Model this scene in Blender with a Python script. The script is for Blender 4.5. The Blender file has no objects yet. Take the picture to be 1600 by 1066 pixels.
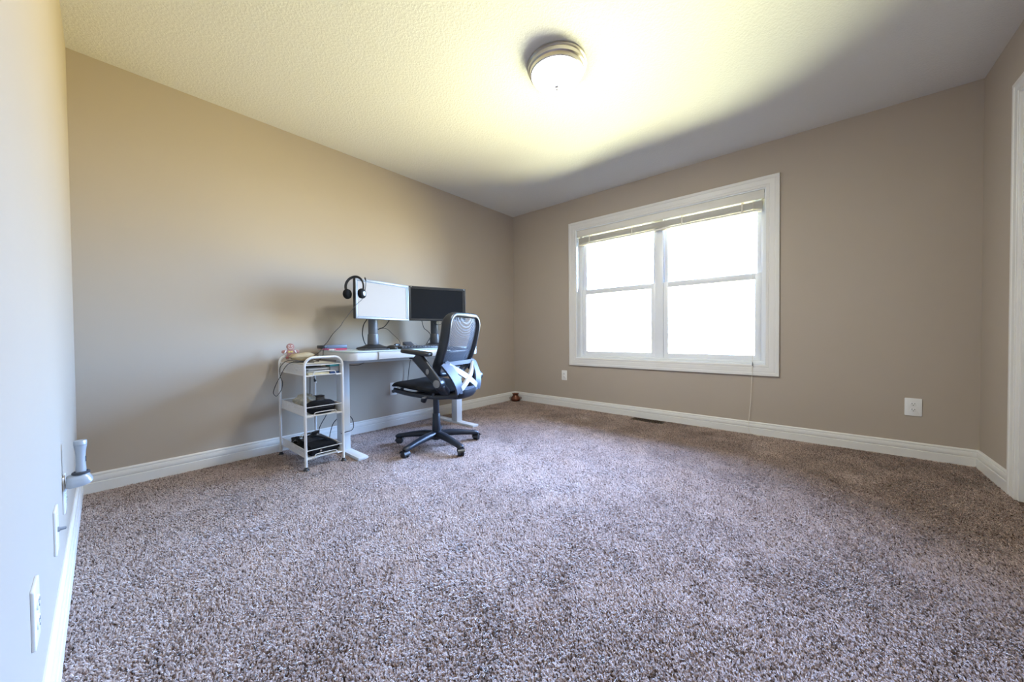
import bpy, bmesh, math, random
import numpy as np
from mathutils import Vector, Matrix, Euler

random.seed(7)
rng = np.random.default_rng(11)
S = bpy.context.scene
COL = S.collection
PI = math.pi
R = math.radians

# ------------------------------------------------------------------ camera
F_PX, YAW, PITCH, ROLL, CAM_H = 551.6, 0.7109, -0.0169, -0.0086, 0.8709
cam_data = bpy.data.cameras.new('camera')
cam_data.sensor_width = 36.0
cam_data.lens = F_PX * 36.0 / 1600.0
cam_data.clip_start = 0.01
cam = bpy.data.objects.new('camera', cam_data)
COL.objects.link(cam)
fw = Vector((math.cos(YAW) * math.cos(PITCH), math.sin(YAW) * math.cos(PITCH), math.sin(PITCH)))
rt = Vector((math.sin(YAW), -math.cos(YAW), 0))
up = rt.cross(fw)
r2 = rt * math.cos(ROLL) + up * math.sin(ROLL)
u2 = -rt * math.sin(ROLL) + up * math.cos(ROLL)
cam.matrix_world = Matrix(((r2.x, u2.x, -fw.x, 0), (r2.y, u2.y, -fw.y, 0), (r2.z, u2.z, -fw.z, CAM_H), (0, 0, 0, 1)))
S.camera = cam

# ------------------------------------------------------------------ exposure
S.view_settings.view_transform = 'Standard'
S.view_settings.look = 'None'
S.view_settings.exposure = 0.10
S.view_settings.gamma = 1.0
S.view_settings.use_curve_mapping = False
S.cycles.use_denoising = True
S.cycles.max_bounces = 12
S.cycles.diffuse_bounces = 8
S.cycles.transparent_max_bounces = 16
S.cycles.caustics_reflective = False
S.cycles.caustics_refractive = False
S.cycles.sample_clamp_indirect = 8.0
S.cycles_curves.shape = 'THICK'

# ------------------------------------------------------------------ world: bright hazy sky over sunlit dry grass
W = bpy.data.worlds.new('sky')
S.world = W
W.use_nodes = True
wn, wl = W.node_tree.nodes, W.node_tree.links
wn.clear()
wo = wn.new('ShaderNodeOutputWorld')
wb = wn.new('ShaderNodeBackground')
wt = wn.new('ShaderNodeTexCoord')
ws = wn.new('ShaderNodeSeparateXYZ')
# colour by height over the horizon, once for the side towards the sun (-y) and once for the side away from it
SKY_SUN = [(0.25, (0.09, 0.054, 0.009)), (0.425, (0.176, 0.146, 0.0428)), (0.495, (0.279, 0.31, 0.306)), (0.5475, (0.162, 0.288, 0.504)), (0.625, (0.279, 0.45, 0.72)), (0.7375, (0.122, 0.194, 0.414)), (0.9, (0.117, 0.189, 0.414))]
SKY_AWAY = [(0.25, (0.383, 0.414, 0.279)), (0.425, (0.126, 0.099, 0.018)), (0.495, (0.036, 0.027, 0.0135)), (0.5475, (0.0045, 0.0135, 0.045)), (0.625, (0.018, 0.099, 0.338)), (0.7375, (0.297, 0.405, 0.666)), (0.9, (0.293, 0.414, 0.657))]
SKY_STRENGTH = 200.0
wm = wn.new('ShaderNodeMapRange')
wm.inputs['From Min'].default_value = -1
wm.inputs['From Max'].default_value = 1
wl.new(wt.outputs['Generated'], ws.inputs[0])
wl.new(ws.outputs['Z'], wm.inputs['Value'])
def sky_ramp(stops, interp='LINEAR'):
    r = wn.new('ShaderNodeValToRGB')
    c = r.color_ramp
    c.interpolation = interp
    while len(c.elements) < len(stops):
        c.elements.new(0.5)
    for e, (p, q) in zip(c.elements, stops):
        e.position = p
        e.color = (*q, 1)
    wl.new(wm.outputs['Result'], r.inputs['Fac'])
    return r
def wmath(op, a, b):
    m = wn.new('ShaderNodeMath')
    m.operation = op
    for k, v in ((0, a), (1, b)):
        if v is None:
            continue
        if isinstance(v, (int, float)):
            m.inputs[k].default_value = v
        else:
            wl.new(v, m.inputs[k])
    return m.outputs[0]
xx = wmath('MULTIPLY', ws.outputs['X'], ws.outputs['X'])
yy = wmath('MULTIPLY', ws.outputs['Y'], ws.outputs['Y'])
hor = wmath('SQRT', wmath('ADD', wmath('ADD', xx, yy), 1e-6), None)
tow = wmath('ADD', wmath('MULTIPLY', wmath('DIVIDE', ws.outputs['Y'], hor), -0.5), 0.5)
mixw = wn.new('ShaderNodeMix')
mixw.data_type = 'RGBA'
wl.new(tow, mixw.inputs['Factor'])
wl.new(sky_ramp(SKY_AWAY).outputs['Color'], mixw.inputs[6])
wl.new(sky_ramp(SKY_SUN).outputs['Color'], mixw.inputs[7])
wl.new(mixw.outputs[2], wb.inputs['Color'])
wb.inputs['Strength'].default_value = SKY_STRENGTH
wl.new(wb.outputs[0], wo.inputs['Surface'])

# ------------------------------------------------------------------ room numbers (metres; camera stands over the origin)
XL, XR, YB, YF, H = -0.0995, 3.605, 3.069, -0.787, 2.44
WY0, WY1, WZ0, WZ1 = 0.312, 2.118, 0.597, 2.079          # clear window opening
LAMP = (1.755, 1.15)
LAMP_POWER = 400.0

pl = bpy.data.lights.new('window_portal', 'AREA')
pl.shape = 'RECTANGLE'
pl.size = WY1 - WY0
pl.size_y = WZ1 - WZ0
pl.cycles.is_portal = True
po = bpy.data.objects.new('window_portal', pl)
COL.objects.link(po)
po.location = (XR + 0.15, (WY0 + WY1) / 2, (WZ0 + WZ1) / 2)
po.rotation_euler = Vector((-1, 0, 0)).to_track_quat('-Z', 'Z').to_euler()

# ------------------------------------------------------------------ materials
def newmat(name):
    m = bpy.data.materials.new(name)
    m.use_nodes = True
    return m, m.node_tree.nodes, m.node_tree.links, m.node_tree.nodes['Principled BSDF']

def mat(name, col, rough=0.5, metal=0.0, spec=0.5, vary=0.04, vscale=9.0, bump=0.0, bscale=200.0, bdist=0.001, sheen=0.0):
    m, n, l, b = newmat(name)
    tc = n.new('ShaderNodeTexCoord')
    nz = n.new('ShaderNodeTexNoise')
    nz.inputs['Scale'].default_value = vscale
    nz.inputs['Detail'].default_value = 3
    l.new(tc.outputs['Object'], nz.inputs['Vector'])
    rp = n.new('ShaderNodeValToRGB')
    rp.color_ramp.elements[0].position = 0.3
    rp.color_ramp.elements[1].position = 0.7
    rp.color_ramp.elements[0].color = (*[c * (1 - vary) for c in col], 1)
    rp.color_ramp.elements[1].color = (*[min(1, c * (1 + vary)) for c in col], 1)
    l.new(nz.outputs['Fac'], rp.inputs['Fac'])
    l.new(rp.outputs['Color'], b.inputs['Base Color'])
    b.inputs['Roughness'].default_value = rough
    b.inputs['Metallic'].default_value = metal
    b.inputs['Specular IOR Level'].default_value = spec
    if sheen:
        b.inputs['Sheen Weight'].default_value = sheen
    if bump:
        n2 = n.new('ShaderNodeTexNoise')
        n2.inputs['Scale'].default_value = bscale
        n2.inputs['Detail'].default_value = 4
        l.new(tc.outputs['Object'], n2.inputs['Vector'])
        bp = n.new('ShaderNodeBump')
        bp.inputs['Strength'].default_value = bump
        bp.inputs['Distance'].default_value = bdist
        l.new(n2.outputs['Fac'], bp.inputs['Height'])
        l.new(bp.outputs[0], b.inputs['Normal'])
    return m

M = {}
M['wall'] = mat('taupe_wall_paint', (0.445, 0.383, 0.318), 0.75, spec=0.25, vary=0.012, vscale=2.0, bump=0.12, bscale=260, bdist=0.0006)
M['trim'] = mat('white_trim_paint', (0.76, 0.745, 0.72), 0.35, spec=0.4, vary=0.01)
M['vinyl'] = mat('white_vinyl', (0.80, 0.82, 0.85), 0.35, vary=0.01)
M['plate'] = mat('white_plastic_plate', (0.82, 0.82, 0.82), 0.3, vary=0.01)
M['slot'] = mat('dark_slot', (0.02, 0.02, 0.02), 0.6)
M['blind'] = mat('ivory_blind', (0.74, 0.715, 0.66), 0.45, vary=0.02)
M['nickel'] = mat('brushed_nickel', (0.62, 0.58, 0.53), 0.28, metal=1.0, vary=0.03, vscale=30)
M['white_metal'] = mat('white_powder_coat', (0.68, 0.67, 0.66), 0.35, vary=0.015)
M['desk_white'] = mat('white_desk_lacquer', (0.62, 0.64, 0.67), 0.3, vary=0.01)
M['desk_leg'] = mat('light_grey_steel_paint', (0.62, 0.66, 0.70), 0.35, vary=0.02)
M['desk_glass'] = mat('frosted_glass_top', (0.55, 0.68, 0.70), 0.12, spec=0.6, vary=0.01)
M['black'] = mat('black_plastic', (0.016, 0.017, 0.02), 0.38, vary=0.1)
M['black_matte'] = mat('black_fabric', (0.007, 0.008, 0.011), 0.85, spec=0.2, vary=0.2, vscale=40, bump=0.3, bscale=700, bdist=0.0008)
M['charcoal'] = mat('charcoal_plastic', (0.04, 0.042, 0.05), 0.4, vary=0.06)
M['chair_black'] = mat('black_nylon', (0.015, 0.019, 0.028), 0.38, vary=0.08)
M['chair_grey'] = mat('dark_silver_plastic', (0.055, 0.064, 0.09), 0.42, spec=0.35, vary=0.03)
M['silver'] = mat('silver_plastic', (0.52, 0.54, 0.58), 0.3, metal=0.2, vary=0.03)
M['screen_off'] = mat('black_glossy_screen', (0.010, 0.012, 0.016), 0.22, spec=0.22, vary=0.02)
M['bezel_silver'] = mat('silver_bezel', (0.24, 0.25, 0.275), 0.40, metal=0.1, vary=0.02)
M['copper'] = mat('hammered_copper', (0.17, 0.065, 0.04), 0.3, metal=0.7, vary=0.25, vscale=30, bump=0.5, bscale=60, bdist=0.003)
M['dark_bronze'] = mat('dark_bronze_metal', (0.10, 0.07, 0.045), 0.45, metal=0.5, vary=0.1)
M['paper'] = mat('off_white_paper', (0.56, 0.545, 0.50), 0.8, vary=0.02)
M['paper_yellow'] = mat('cream_paper', (0.66, 0.60, 0.42), 0.8, vary=0.04)
M['envelope'] = mat('tan_kraft', (0.42, 0.33, 0.20), 0.7, vary=0.05)
M['teal'] = mat('teal_card', (0.03, 0.22, 0.27), 0.5)
M['navy'] = mat('navy_card', (0.03, 0.07, 0.2), 0.5)
M['slate'] = mat('slate_grey_plastic', (0.10, 0.12, 0.17), 0.4)
M['red'] = mat('crimson_cover', (0.50, 0.03, 0.07), 0.45)
M['cream_cloth'] = mat('cream_cotton', (0.42, 0.39, 0.31), 0.9, vary=0.1, vscale=30)
M['ginger'] = mat('pinkish_brown_felt', (0.36, 0.185, 0.155), 0.85, vary=0.06, vscale=40)
M['icing'] = mat('white_felt', (0.88, 0.88, 0.86), 0.85)
M['bow'] = mat('yellow_felt', (0.80, 0.68, 0.15), 0.85)
M['grey_plastic'] = mat('mid_grey_plastic', (0.22, 0.23, 0.25), 0.45)
M['stand_grey'] = mat('dark_grey_plastic', (0.105, 0.112, 0.13), 0.42)
M['torch'] = mat('blue_grey_plastic', (0.42, 0.45, 0.49), 0.3, metal=0.3, vary=0.02)
M['cord'] = mat('black_rubber_cord', (0.012, 0.012, 0.014), 0.5)
M['white_cord'] = mat('ivory_cord', (0.75, 0.71, 0.62), 0.7)

# ceiling: knock-down texture
def ceiling_mat():
    m, n, l, b = newmat('textured_ceiling')
    tc = n.new('ShaderNodeTexCoord')
    n1 = n.new('ShaderNodeTexNoise'); n1.inputs['Scale'].default_value = 85; n1.inputs['Detail'].default_value = 4
    n2 = n.new('ShaderNodeTexVoronoi'); n2.inputs['Scale'].default_value = 110
    l.new(tc.outputs['Object'], n1.inputs['Vector']); l.new(tc.outputs['Object'], n2.inputs['Vector'])
    rp = n.new('ShaderNodeValToRGB'); rp.color_ramp.elements[0].position = 0.42; rp.color_ramp.elements[1].position = 0.62
    l.new(n1.outputs['Fac'], rp.inputs['Fac'])
    ad = n.new('ShaderNodeMath'); ad.operation = 'MULTIPLY_ADD'; ad.inputs[1].default_value = 0.35
    l.new(n2.outputs['Distance'], ad.inputs[0]); l.new(rp.outputs['Color'], ad.inputs[2])
    bp = n.new('ShaderNodeBump'); bp.inputs['Strength'].default_value = 0.35; bp.inputs['Distance'].default_value = 0.0022
    l.new(ad.outputs[0], bp.inputs['Height']); l.new(bp.outputs[0], b.inputs['Normal'])
    b.inputs['Base Color'].default_value = (0.780, 0.770, 0.745, 1)
    b.inputs['Roughness'].default_value = 0.85
    b.inputs['Specular IOR Level'].default_value = 0.2
    return m
M['ceiling'] = ceiling_mat()

def glass_mat():
    m, n, l, b = newmat('window_glass')
    out = n['Material Output']
    n.remove(b)
    tr = n.new('ShaderNodeBsdfTransparent'); tr.inputs['Color'].default_value = (0.97, 0.98, 0.98, 1)
    gl = n.new('ShaderNodeBsdfGlossy'); gl.inputs['Roughness'].default_value = 0.02
    fr = n.new('ShaderNodeFresnel'); fr.inputs['IOR'].default_value = 1.45
    mx = n.new('ShaderNodeMixShader')
    l.new(fr.outputs[0], mx.inputs['Fac']); l.new(tr.outputs[0], mx.inputs[1]); l.new(gl.outputs[0], mx.inputs[2])
    l.new(mx.outputs[0], out.inputs['Surface'])
    return m
M['glass'] = glass_mat()

def lamp_mat():
    m, n, l, b = newmat('lit_opal_glass')
    b.inputs['Base Color'].default_value = (0.9, 0.88, 0.82, 1)
    b.inputs['Roughness'].default_value = 0.25
    b.inputs['Emission Color'].default_value = (0.93, 0.97, 1.0, 1)
    # the bulbs sit over the middle of the bowl: bright at the bottom, dimmer towards the rim
    tc = n.new('ShaderNodeTexCoord'); sp_ = n.new('ShaderNodeSeparateXYZ'); mr = n.new('ShaderNodeMapRange')
    l.new(tc.outputs['Object'], sp_.inputs[0]); l.new(sp_.outputs['Z'], mr.inputs['Value'])
    mr.inputs['From Min'].default_value = -.088; mr.inputs['From Max'].default_value = -.124
    mr.inputs['To Min'].default_value = 0.05 * LAMP_POWER; mr.inputs['To Max'].default_value = LAMP_POWER
    l.new(mr.outputs[0], b.inputs['Emission Strength'])
    return m
M['lamp'] = lamp_mat()

def screen_white_mat():
    # left screen: dark base, its white put in as a faint warm emission
    m, n, l, b = newmat('white_emissive_screen')
    b.inputs['Base Color'].default_value = (0.06, 0.06, 0.065, 1)
    b.inputs['Specular IOR Level'].default_value = 0.25
    b.inputs['Roughness'].default_value = 0.45
    b.inputs['Emission Color'].default_value = (1.0, 0.95, 0.88, 1)
    b.inputs['Emission Strength'].default_value = 0.40
    return m
M['screen_white'] = screen_white_mat()

def mesh_fabric(name, col, open_frac, sx, sz):
    # woven see-through mesh: real holes by transparency
    m, n, l, b = newmat(name)
    out = n['Material Output']
    tc = n.new('ShaderNodeTexCoord')
    mp = n.new('ShaderNodeMapping'); mp.inputs['Scale'].default_value = (sx, sx, sz)
    l.new(tc.outputs['Object'], mp.inputs['Vector'])
    vo = n.new('ShaderNodeTexVoronoi'); vo.inputs['Scale'].default_value = 1.0; vo.inputs['Randomness'].default_value = 0.15
    l.new(mp.outputs[0], vo.inputs['Vector'])
    lt = n.new('ShaderNodeMath'); lt.operation = 'LESS_THAN'; lt.inputs[1].default_value = open_frac
    l.new(vo.outputs['Distance'], lt.inputs[0])
    tr = n.new('ShaderNodeBsdfTransparent')
    mx = n.new('ShaderNodeMixShader')
    b.inputs['Base Color'].default_value = (*col, 1)
    b.inputs['Roughness'].default_value = 0.6
    l.new(lt.outputs[0], mx.inputs['Fac']); l.new(b.outputs[0], mx.inputs[1]); l.new(tr.outputs[0], mx.inputs[2])
    l.new(mx.outputs[0], out.inputs['Surface'])
    return m
M['chair_mesh'] = mesh_fabric('black_back_mesh', (0.10, 0.11, 0.14), 0.50, 260, 200)
M['tray_mesh'] = mesh_fabric('white_metal_mesh', (0.80, 0.79, 0.78), 0.36, 260, 260)

def key_mat():
    # dark key cap with one small pale legend printed near its upper left corner
    m, n, l, b = newmat('black_key_cap')
    tc = n.new('ShaderNodeTexCoord'); sp_ = n.new('ShaderNodeSeparateXYZ')
    l.new(tc.outputs['Object'], sp_.inputs[0])
    def near(sock, c, w):
        s1 = n.new('ShaderNodeMath'); s1.operation = 'SUBTRACT'; s1.inputs[1].default_value = c; l.new(sock, s1.inputs[0])
        s2 = n.new('ShaderNodeMath'); s2.operation = 'ABSOLUTE'; l.new(s1.outputs[0], s2.inputs[0])
        s3 = n.new('ShaderNodeMath'); s3.operation = 'LESS_THAN'; s3.inputs[1].default_value = w; l.new(s2.outputs[0], s3.inputs[0])
        return s3.outputs[0]
    mu = n.new('ShaderNodeMath'); mu.operation = 'MULTIPLY'
    l.new(near(sp_.outputs['X'], -.0045, .0026), mu.inputs[0]); l.new(near(sp_.outputs['Y'], .003, .0026), mu.inputs[1])
    mx = n.new('ShaderNodeMix'); mx.data_type = 'RGBA'
    mx.inputs[6].default_value = (.035, .037, .045, 1); mx.inputs[7].default_value = (.8, .8, .8, 1)
    l.new(mu.outputs[0], mx.inputs['Factor']); l.new(mx.outputs[2], b.inputs['Base Color'])
    b.inputs['Roughness'].default_value = .45
    return m
M['key'] = key_mat()

def carpet_base_mat():
    m, n, l, b = newmat('carpet_backing')
    b.inputs['Base Color'].default_value = (0.13, 0.09, 0.07, 1)
    b.inputs['Roughness'].default_value = 1.0
    b.inputs['Specular IOR Level'].default_value = 0.0
    return m
M['carpet_base'] = carpet_base_mat()

def carpet_mat():
    m, n, l, b = newmat('mauve_taupe_yarn')
    at = n.new('ShaderNodeAttribute'); at.attribute_name = 'tone'
    rp = n.new('ShaderNodeValToRGB')
    stops = [(0.0, (0.10, 0.058, 0.036)), (0.16, (0.28, 0.185, 0.14)), (0.42, (0.60, 0.46, 0.40)), (1.0, (0.84, 0.70, 0.63))]
    e = rp.color_ramp.elements
    while len(e) < len(stops):
        e.new(0.5)
    for el, (p, c) in zip(e, stops):
        el.position = p; el.color = (*c, 1)
    l.new(at.outputs['Fac'], rp.inputs['Fac'])
    # nylon yarn: half reflected, half let through, with a soft fibre gloss
    out = n['Material Output']
    n.remove(b)
    df = n.new('ShaderNodeBsdfDiffuse'); tl = n.new('ShaderNodeBsdfTranslucent'); gl = n.new('ShaderNodeBsdfGlossy')
    gl.inputs['Roughness'].default_value = 0.45
    l.new(rp.outputs['Color'], df.inputs['Color']); l.new(rp.outputs['Color'], tl.inputs['Color'])
    m1 = n.new('ShaderNodeMixShader'); m1.inputs['Fac'].default_value = 0.5
    l.new(df.outputs[0], m1.inputs[1]); l.new(tl.outputs[0], m1.inputs[2])
    fr = n.new('ShaderNodeFresnel'); fr.inputs['IOR'].default_value = 1.5
    m2 = n.new('ShaderNodeMixShader')
    l.new(fr.outputs[0], m2.inputs['Fac']); l.new(m1.outputs[0], m2.inputs[1]); l.new(gl.outputs[0], m2.inputs[2])
    l.new(m2.outputs[0], out.inputs['Surface'])
    return m
M['carpet'] = carpet_mat()

# ------------------------------------------------------------------ mesh helpers
def link(o, parent=None):
    COL.objects.link(o)
    if parent is not None:
        o.parent = parent
    return o

class MB:
    """collects shapes and links them as one mesh object"""
    def __init__(self):
        self.bm = bmesh.new()
    def _merge(self, b2, mtx=None):
        if mtx is not None:
            b2.transform(mtx)
        me = bpy.data.meshes.new('t')
        b2.to_mesh(me); b2.free()
        self.bm.from_mesh(me)
        bpy.data.meshes.remove(me)
        return self
    def box(self, c, s, rot=None, bevel=0.0, seg=2):
        b = bmesh.new()
        bmesh.ops.create_cube(b, size=1.0)
        b.transform(Matrix.Diagonal((*s, 1)))
        if bevel > 0:
            bmesh.ops.bevel(b, geom=b.edges[:], offset=min(bevel, min(s) * 0.49), segments=seg, affect='EDGES', profile=0.5)
        m = Matrix.Translation(c)
        if rot is not None:
            m = m @ (rot if isinstance(rot, Matrix) else Euler(rot).to_matrix().to_4x4())
        return self._merge(b, m)
    def b2(self, lo, hi, bevel=0.0, seg=2):
        c = [(a + b) / 2 for a, b in zip(lo, hi)]
        s = [abs(b - a) for a, b in zip(lo, hi)]
        return self.box(c, s, None, bevel, seg)
    def lathe(self, prof, c=(0, 0, 0), n=32, axis=None, flatten=(1, 1)):
        b = bmesh.new()
        rings = []
        for r, z in prof:
            if r < 1e-6:
                rings.append([b.verts.new((0, 0, z))])
            else:
                rings.append([b.verts.new((r * math.cos(2 * PI * k / n) * flatten[0], r * math.sin(2 * PI * k / n) * flatten[1], z)) for k in range(n)])
        for a, d in zip(rings, rings[1:]):
            for k in range(n):
                k2 = (k + 1) % n
                if len(a) == 1 and len(d) == 1:
                    continue
                if len(a) == 1:
                    b.faces.new((a[0], d[k2], d[k]))
                elif len(d) == 1:
                    b.faces.new((a[k], a[k2], d[0]))
                else:
                    b.faces.new((a[k], a[k2], d[k2], d[k]))
        m = Matrix.Translation(c)
        if axis is not None:
            m = m @ Vector(axis).to_track_quat('Z', 'Y').to_matrix().to_4x4()
        bmesh.ops.recalc_face_normals(b, faces=b.faces[:])
        return self._merge(b, m)
    def cyl(self, p0, p1, r0, r1=None, n=20, bevel=0.0):
        r1 = r0 if r1 is None else r1
        p0, p1 = Vector(p0), Vector(p1)
        L = (p1 - p0).length
        if bevel > 0:
            prof = [(0, 0), (r0 - bevel, 0), (r0 - bevel * .3, bevel * .3), (r0, bevel), (r1, L - bevel), (r1 - bevel * .3, L - bevel * .3), (r1 - bevel, L), (0, L)]
        else:
            prof = [(0, 0), (r0, 0), (r1, L), (0, L)]
        return self.lathe(prof, p0, n, p1 - p0)
    def ring_sweep(self, pts, sect, closed=False, upv=None, caps=True, scale=None):
        """sweep a 2-D section (list of (a, b)) along pts; a is along the side vector, b along the up vector"""
        b = bmesh.new()
        pts = [Vector(p) for p in pts]
        N = len(pts)
        T = []
        for i in range(N):
            if closed:
                t = pts[(i + 1) % N] - pts[i - 1]
            else:
                t = pts[min(i + 1, N - 1)] - pts[max(i - 1, 0)]
            T.append(t.normalized())
        ref = Vector(upv) if upv is not None else (Vector((0, 0, 1)) if abs(T[0].z) < 0.9 else Vector((1, 0, 0)))
        u = None
        rings = []
        for i in range(N):
            if upv is not None or u is None:
                u = (ref - T[i] * ref.dot(T[i])).normalized()
            else:
                u = (u - T[i] * u.dot(T[i])).normalized()
            s = T[i].cross(u)
            k = scale[i] if scale is not None else 1.0
            ka, kb = k if isinstance(k, tuple) else (k, k)
            rings.append([b.verts.new(pts[i] + s * (a * ka) + u * (c * kb)) for a, c in sect])
        m = len(sect)
        rng_i = range(N) if closed else range(N - 1)
        for i in rng_i:
            A, B = rings[i], rings[(i + 1) % N]
            for k in range(m):
                b.faces.new((A[k], A[(k + 1) % m], B[(k + 1) % m], B[k]))
        if not closed and caps:
            b.faces.new(rings[0][::-1]); b.faces.new(rings[-1])
        bmesh.ops.recalc_face_normals(b, faces=b.faces[:])
        return self._merge(b)
    def tube(self, pts, r, n=10, closed=False, scale=None):
        sect = [(r * math.cos(2 * PI * k / n), r * math.sin(2 * PI * k / n)) for k in range(n)]
        return self.ring_sweep(pts, sect, closed, None, True, scale)
    def bar(self, p0, p1, w, h, upv=(0, 0, 1), bevel=0.0):
        p0, p1 = Vector(p0), Vector(p1)
        d = (p1 - p0)
        x = d.normalized()
        u = Vector(upv); u = (u - x * u.dot(x)).normalized()
        y = u.cross(x)
        m = Matrix(((x.x, y.x, u.x), (x.y, y.y, u.y), (x.z, y.z, u.z))).to_4x4()
        return self.box((p0 + p1) / 2, (d.length, w, h), m, bevel)
    def prism(self, poly, t, frame, bevel=0.0):
        """extrude a 2-D outline by t; frame maps (x, y, z=thickness) to the object"""
        b = bmesh.new()
        lo = [b.verts.new((x, y, 0)) for x, y in poly]
        hi = [b.verts.new((x, y, t)) for x, y in poly]
        b.faces.new(lo[::-1]); b.faces.new(hi)
        n = len(poly)
        for k in range(n):
            b.faces.new((lo[k], lo[(k + 1) % n], hi[(k + 1) % n], hi[k]))
        bmesh.ops.recalc_face_normals(b, faces=b.faces[:])
        if bevel:
            es = [e for e in b.edges if abs(e.verts[0].co.z - e.verts[1].co.z) < 1e-7]
            bmesh.ops.bevel(b, geom=es, offset=bevel, segments=2, affect='EDGES', profile=0.5)
        return self._merge(b, frame)
    def grid(self, rows):
        b = bmesh.new()
        vs = [[b.verts.new(p) for p in r] for r in rows]
        for i in range(len(vs) - 1):
            for j in range(len(vs[0]) - 1):
                b.faces.new((vs[i][j], vs[i][j + 1], vs[i + 1][j + 1], vs[i + 1][j]))
        return self._merge(b)
    def build(self, name, m, parent=None, smooth=True, angle=40, world=False, solid=0.0):
        if world and parent is not None:
            p = parent
            mw = Matrix.Identity(4)
            while p is not None:
                mw = p.matrix_basis @ mw
                p = p.parent
            self.bm.transform(mw.inverted())
        me = bpy.data.meshes.new(name)
        self.bm.to_mesh(me); self.bm.free()
        me.materials.append(m)
        if smooth:
            for p in me.polygons:
                p.use_smooth = True
            try:
                me.set_sharp_from_angle(angle=R(angle))
            except Exception:
                pass
        o = bpy.data.objects.new(name, me)
        link(o, parent)
        if solid:
            md = o.modifiers.new('solid', 'SOLIDIFY'); md.thickness = solid; md.offset = 0
        return o

def cr_spline(pts, n=8, closed=False):
    P = [Vector(p) for p in pts]
    out = []
    N = len(P)
    segs = N if closed else N - 1
    for i in range(segs):
        if closed:
            a, b, c, d = P[i - 1], P[i], P[(i + 1) % N], P[(i + 2) % N]
        else:
            a, b, c, d = P[max(i - 1, 0)], P[i], P[i + 1], P[min(i + 2, N - 1)]
        for k in range(n):
            t = k / n
            out.append(0.5 * ((2 * b) + (c - a) * t + (2 * a - 5 * b + 4 * c - d) * t * t + (3 * b - a - 3 * c + d) * t ** 3))
    if not closed:
        out.append(P[-1])
    return out

def tag(o, label=None, cat=None, group=None, kind=None):
    if label: o['label'] = label
    if cat: o['category'] = cat
    if group: o['group'] = group
    if kind: o['kind'] = kind
    return o

def thing(name, label, cat, loc=(0, 0, 0), rz=0.0, group=None):
    o = bpy.data.objects.new(name, None)
    o.empty_display_size = 0.05
    o.location = loc
    o.rotation_euler = (0, 0, rz)
    link(o)
    o.matrix_basis = Matrix.Translation(loc) @ Matrix.Rotation(rz, 4, 'Z')
    return tag(o, label, cat, group)

def struct(name, label=None, loc=(0, 0, 0), rz=0.0):
    o = bpy.data.objects.new(name, None)
    link(o)
    o.matrix_basis = Matrix.Translation(loc) @ Matrix.Rotation(rz, 4, 'Z')
    tag(o, label, None, None, 'structure')
    return o

def rrect(w, h, r, n=6, cx=0.0, cy=0.0):
    out = []
    for sx, sy, a0 in ((1, 1, 0), (-1, 1, 90), (-1, -1, 180), (1, -1, 270)):
        for k in range(n + 1):
            a = R(a0 + 90 * k / n)
            out.append((cx + sx * (w / 2 - r) + r * math.cos(a), cy + sy * (h / 2 - r) + r * math.sin(a)))
    return out

# ------------------------------------------------------------------ room shell
T = 0.16
b = MB().b2((XL - T, YF - T, -0.15), (XR + T, YB + T, 0.0))
tag(b.build('floor', M['carpet_base'], None, False), 'mauve carpeted bedroom floor', None, None, 'structure')
b = MB().b2((XL - T, YF - T, H), (XR + T, YB + T, H + 0.15))
tag(b.build('ceiling', M['ceiling'], None, False), 'off white textured ceiling', None, None, 'structure')
b = MB().b2((XL - T, YF, 0), (XL, YB, H))
tag(b.build('wall_left', M['wall'], None, False), 'brightly lit wall at far left edge', None, None, 'structure')
b = MB().b2((XL - T, YB, 0), (XR + T, YB + T, H))
tag(b.build('wall_back', M['wall'], None, False), 'taupe wall behind the desk', None, None, 'structure')
b = MB()
b.b2((XR, YF, 0), (XR + T, YB, WZ0)); b.b2((XR, YF, WZ1), (XR + T, YB, H))
b.b2((XR, YF, WZ0), (XR + T, WY0, WZ1)); b.b2((XR, WY1, WZ0), (XR + T, YB, WZ1))
tag(b.build('wall_right', M['wall'], None, False), 'taupe wall holding the window', None, None, 'structure')
DX0, DX1, DZ = 2.29, 3.052, 2.08
b = MB()
b.b2((XL - T, YF - T, 0), (DX0, YF, H)); b.b2((DX1, YF - T, 0), (XR + T, YF, H)); b.b2((DX0, YF - T, DZ), (DX1, YF, H)); b.b2((DX0 - .05, YF - T - .05, 0), (DX1 + .05, YF - T, H))  # last box: unseen sheet added behind the doorway to keep outside light out
tag(b.build('wall_front', M['wall'], None, False), 'taupe wall at the right edge beside the door', None, None, 'structure')

BP = [(0, 0), (.017, 0), (.017, .064), (.0155, .066), (.0105, .0665), (.0105, .0705), (.0140, .0712), (.0145, .073), (.0145, .090), (.0125, .097), (.0120, .099), (.0070, .0995), (.0070, .1035), (.0095, .1042), (.0095, .109), (.0070, .114), (.003, .117), (0, .117)]
def baseboard(name, P, Q, nrm, m0=1, m1=1):
    P, Q, nrm = Vector(P), Vector(Q), Vector(nrm)
    d = (Q - P).normalized()
    bb = bmesh.new()
    A = [bb.verts.new((*(P + nrm * t + d * (t * m0)), z)) for t, z in BP]
    B = [bb.verts.new((*(Q + nrm * t - d * (t * m1)), z)) for t, z in BP]
    n = len(BP)
    for k in range(n):
        bb.faces.new((A[k], A[(k + 1) % n], B[(k + 1) % n], B[k]))
    bb.faces.new(A); bb.faces.new(B)
    bmesh.ops.recalc_face_normals(bb, faces=bb.faces[:])
    x = MB(); x._merge(bb)
    tag(x.build(name, M['trim'], None, True, 25), None, None, None, 'structure')
baseboard('baseboard_left', (XL, YF), (XL, YB), (1, 0))
baseboard('baseboard_back', (XL, YB), (XR, YB), (0, -1))
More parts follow.
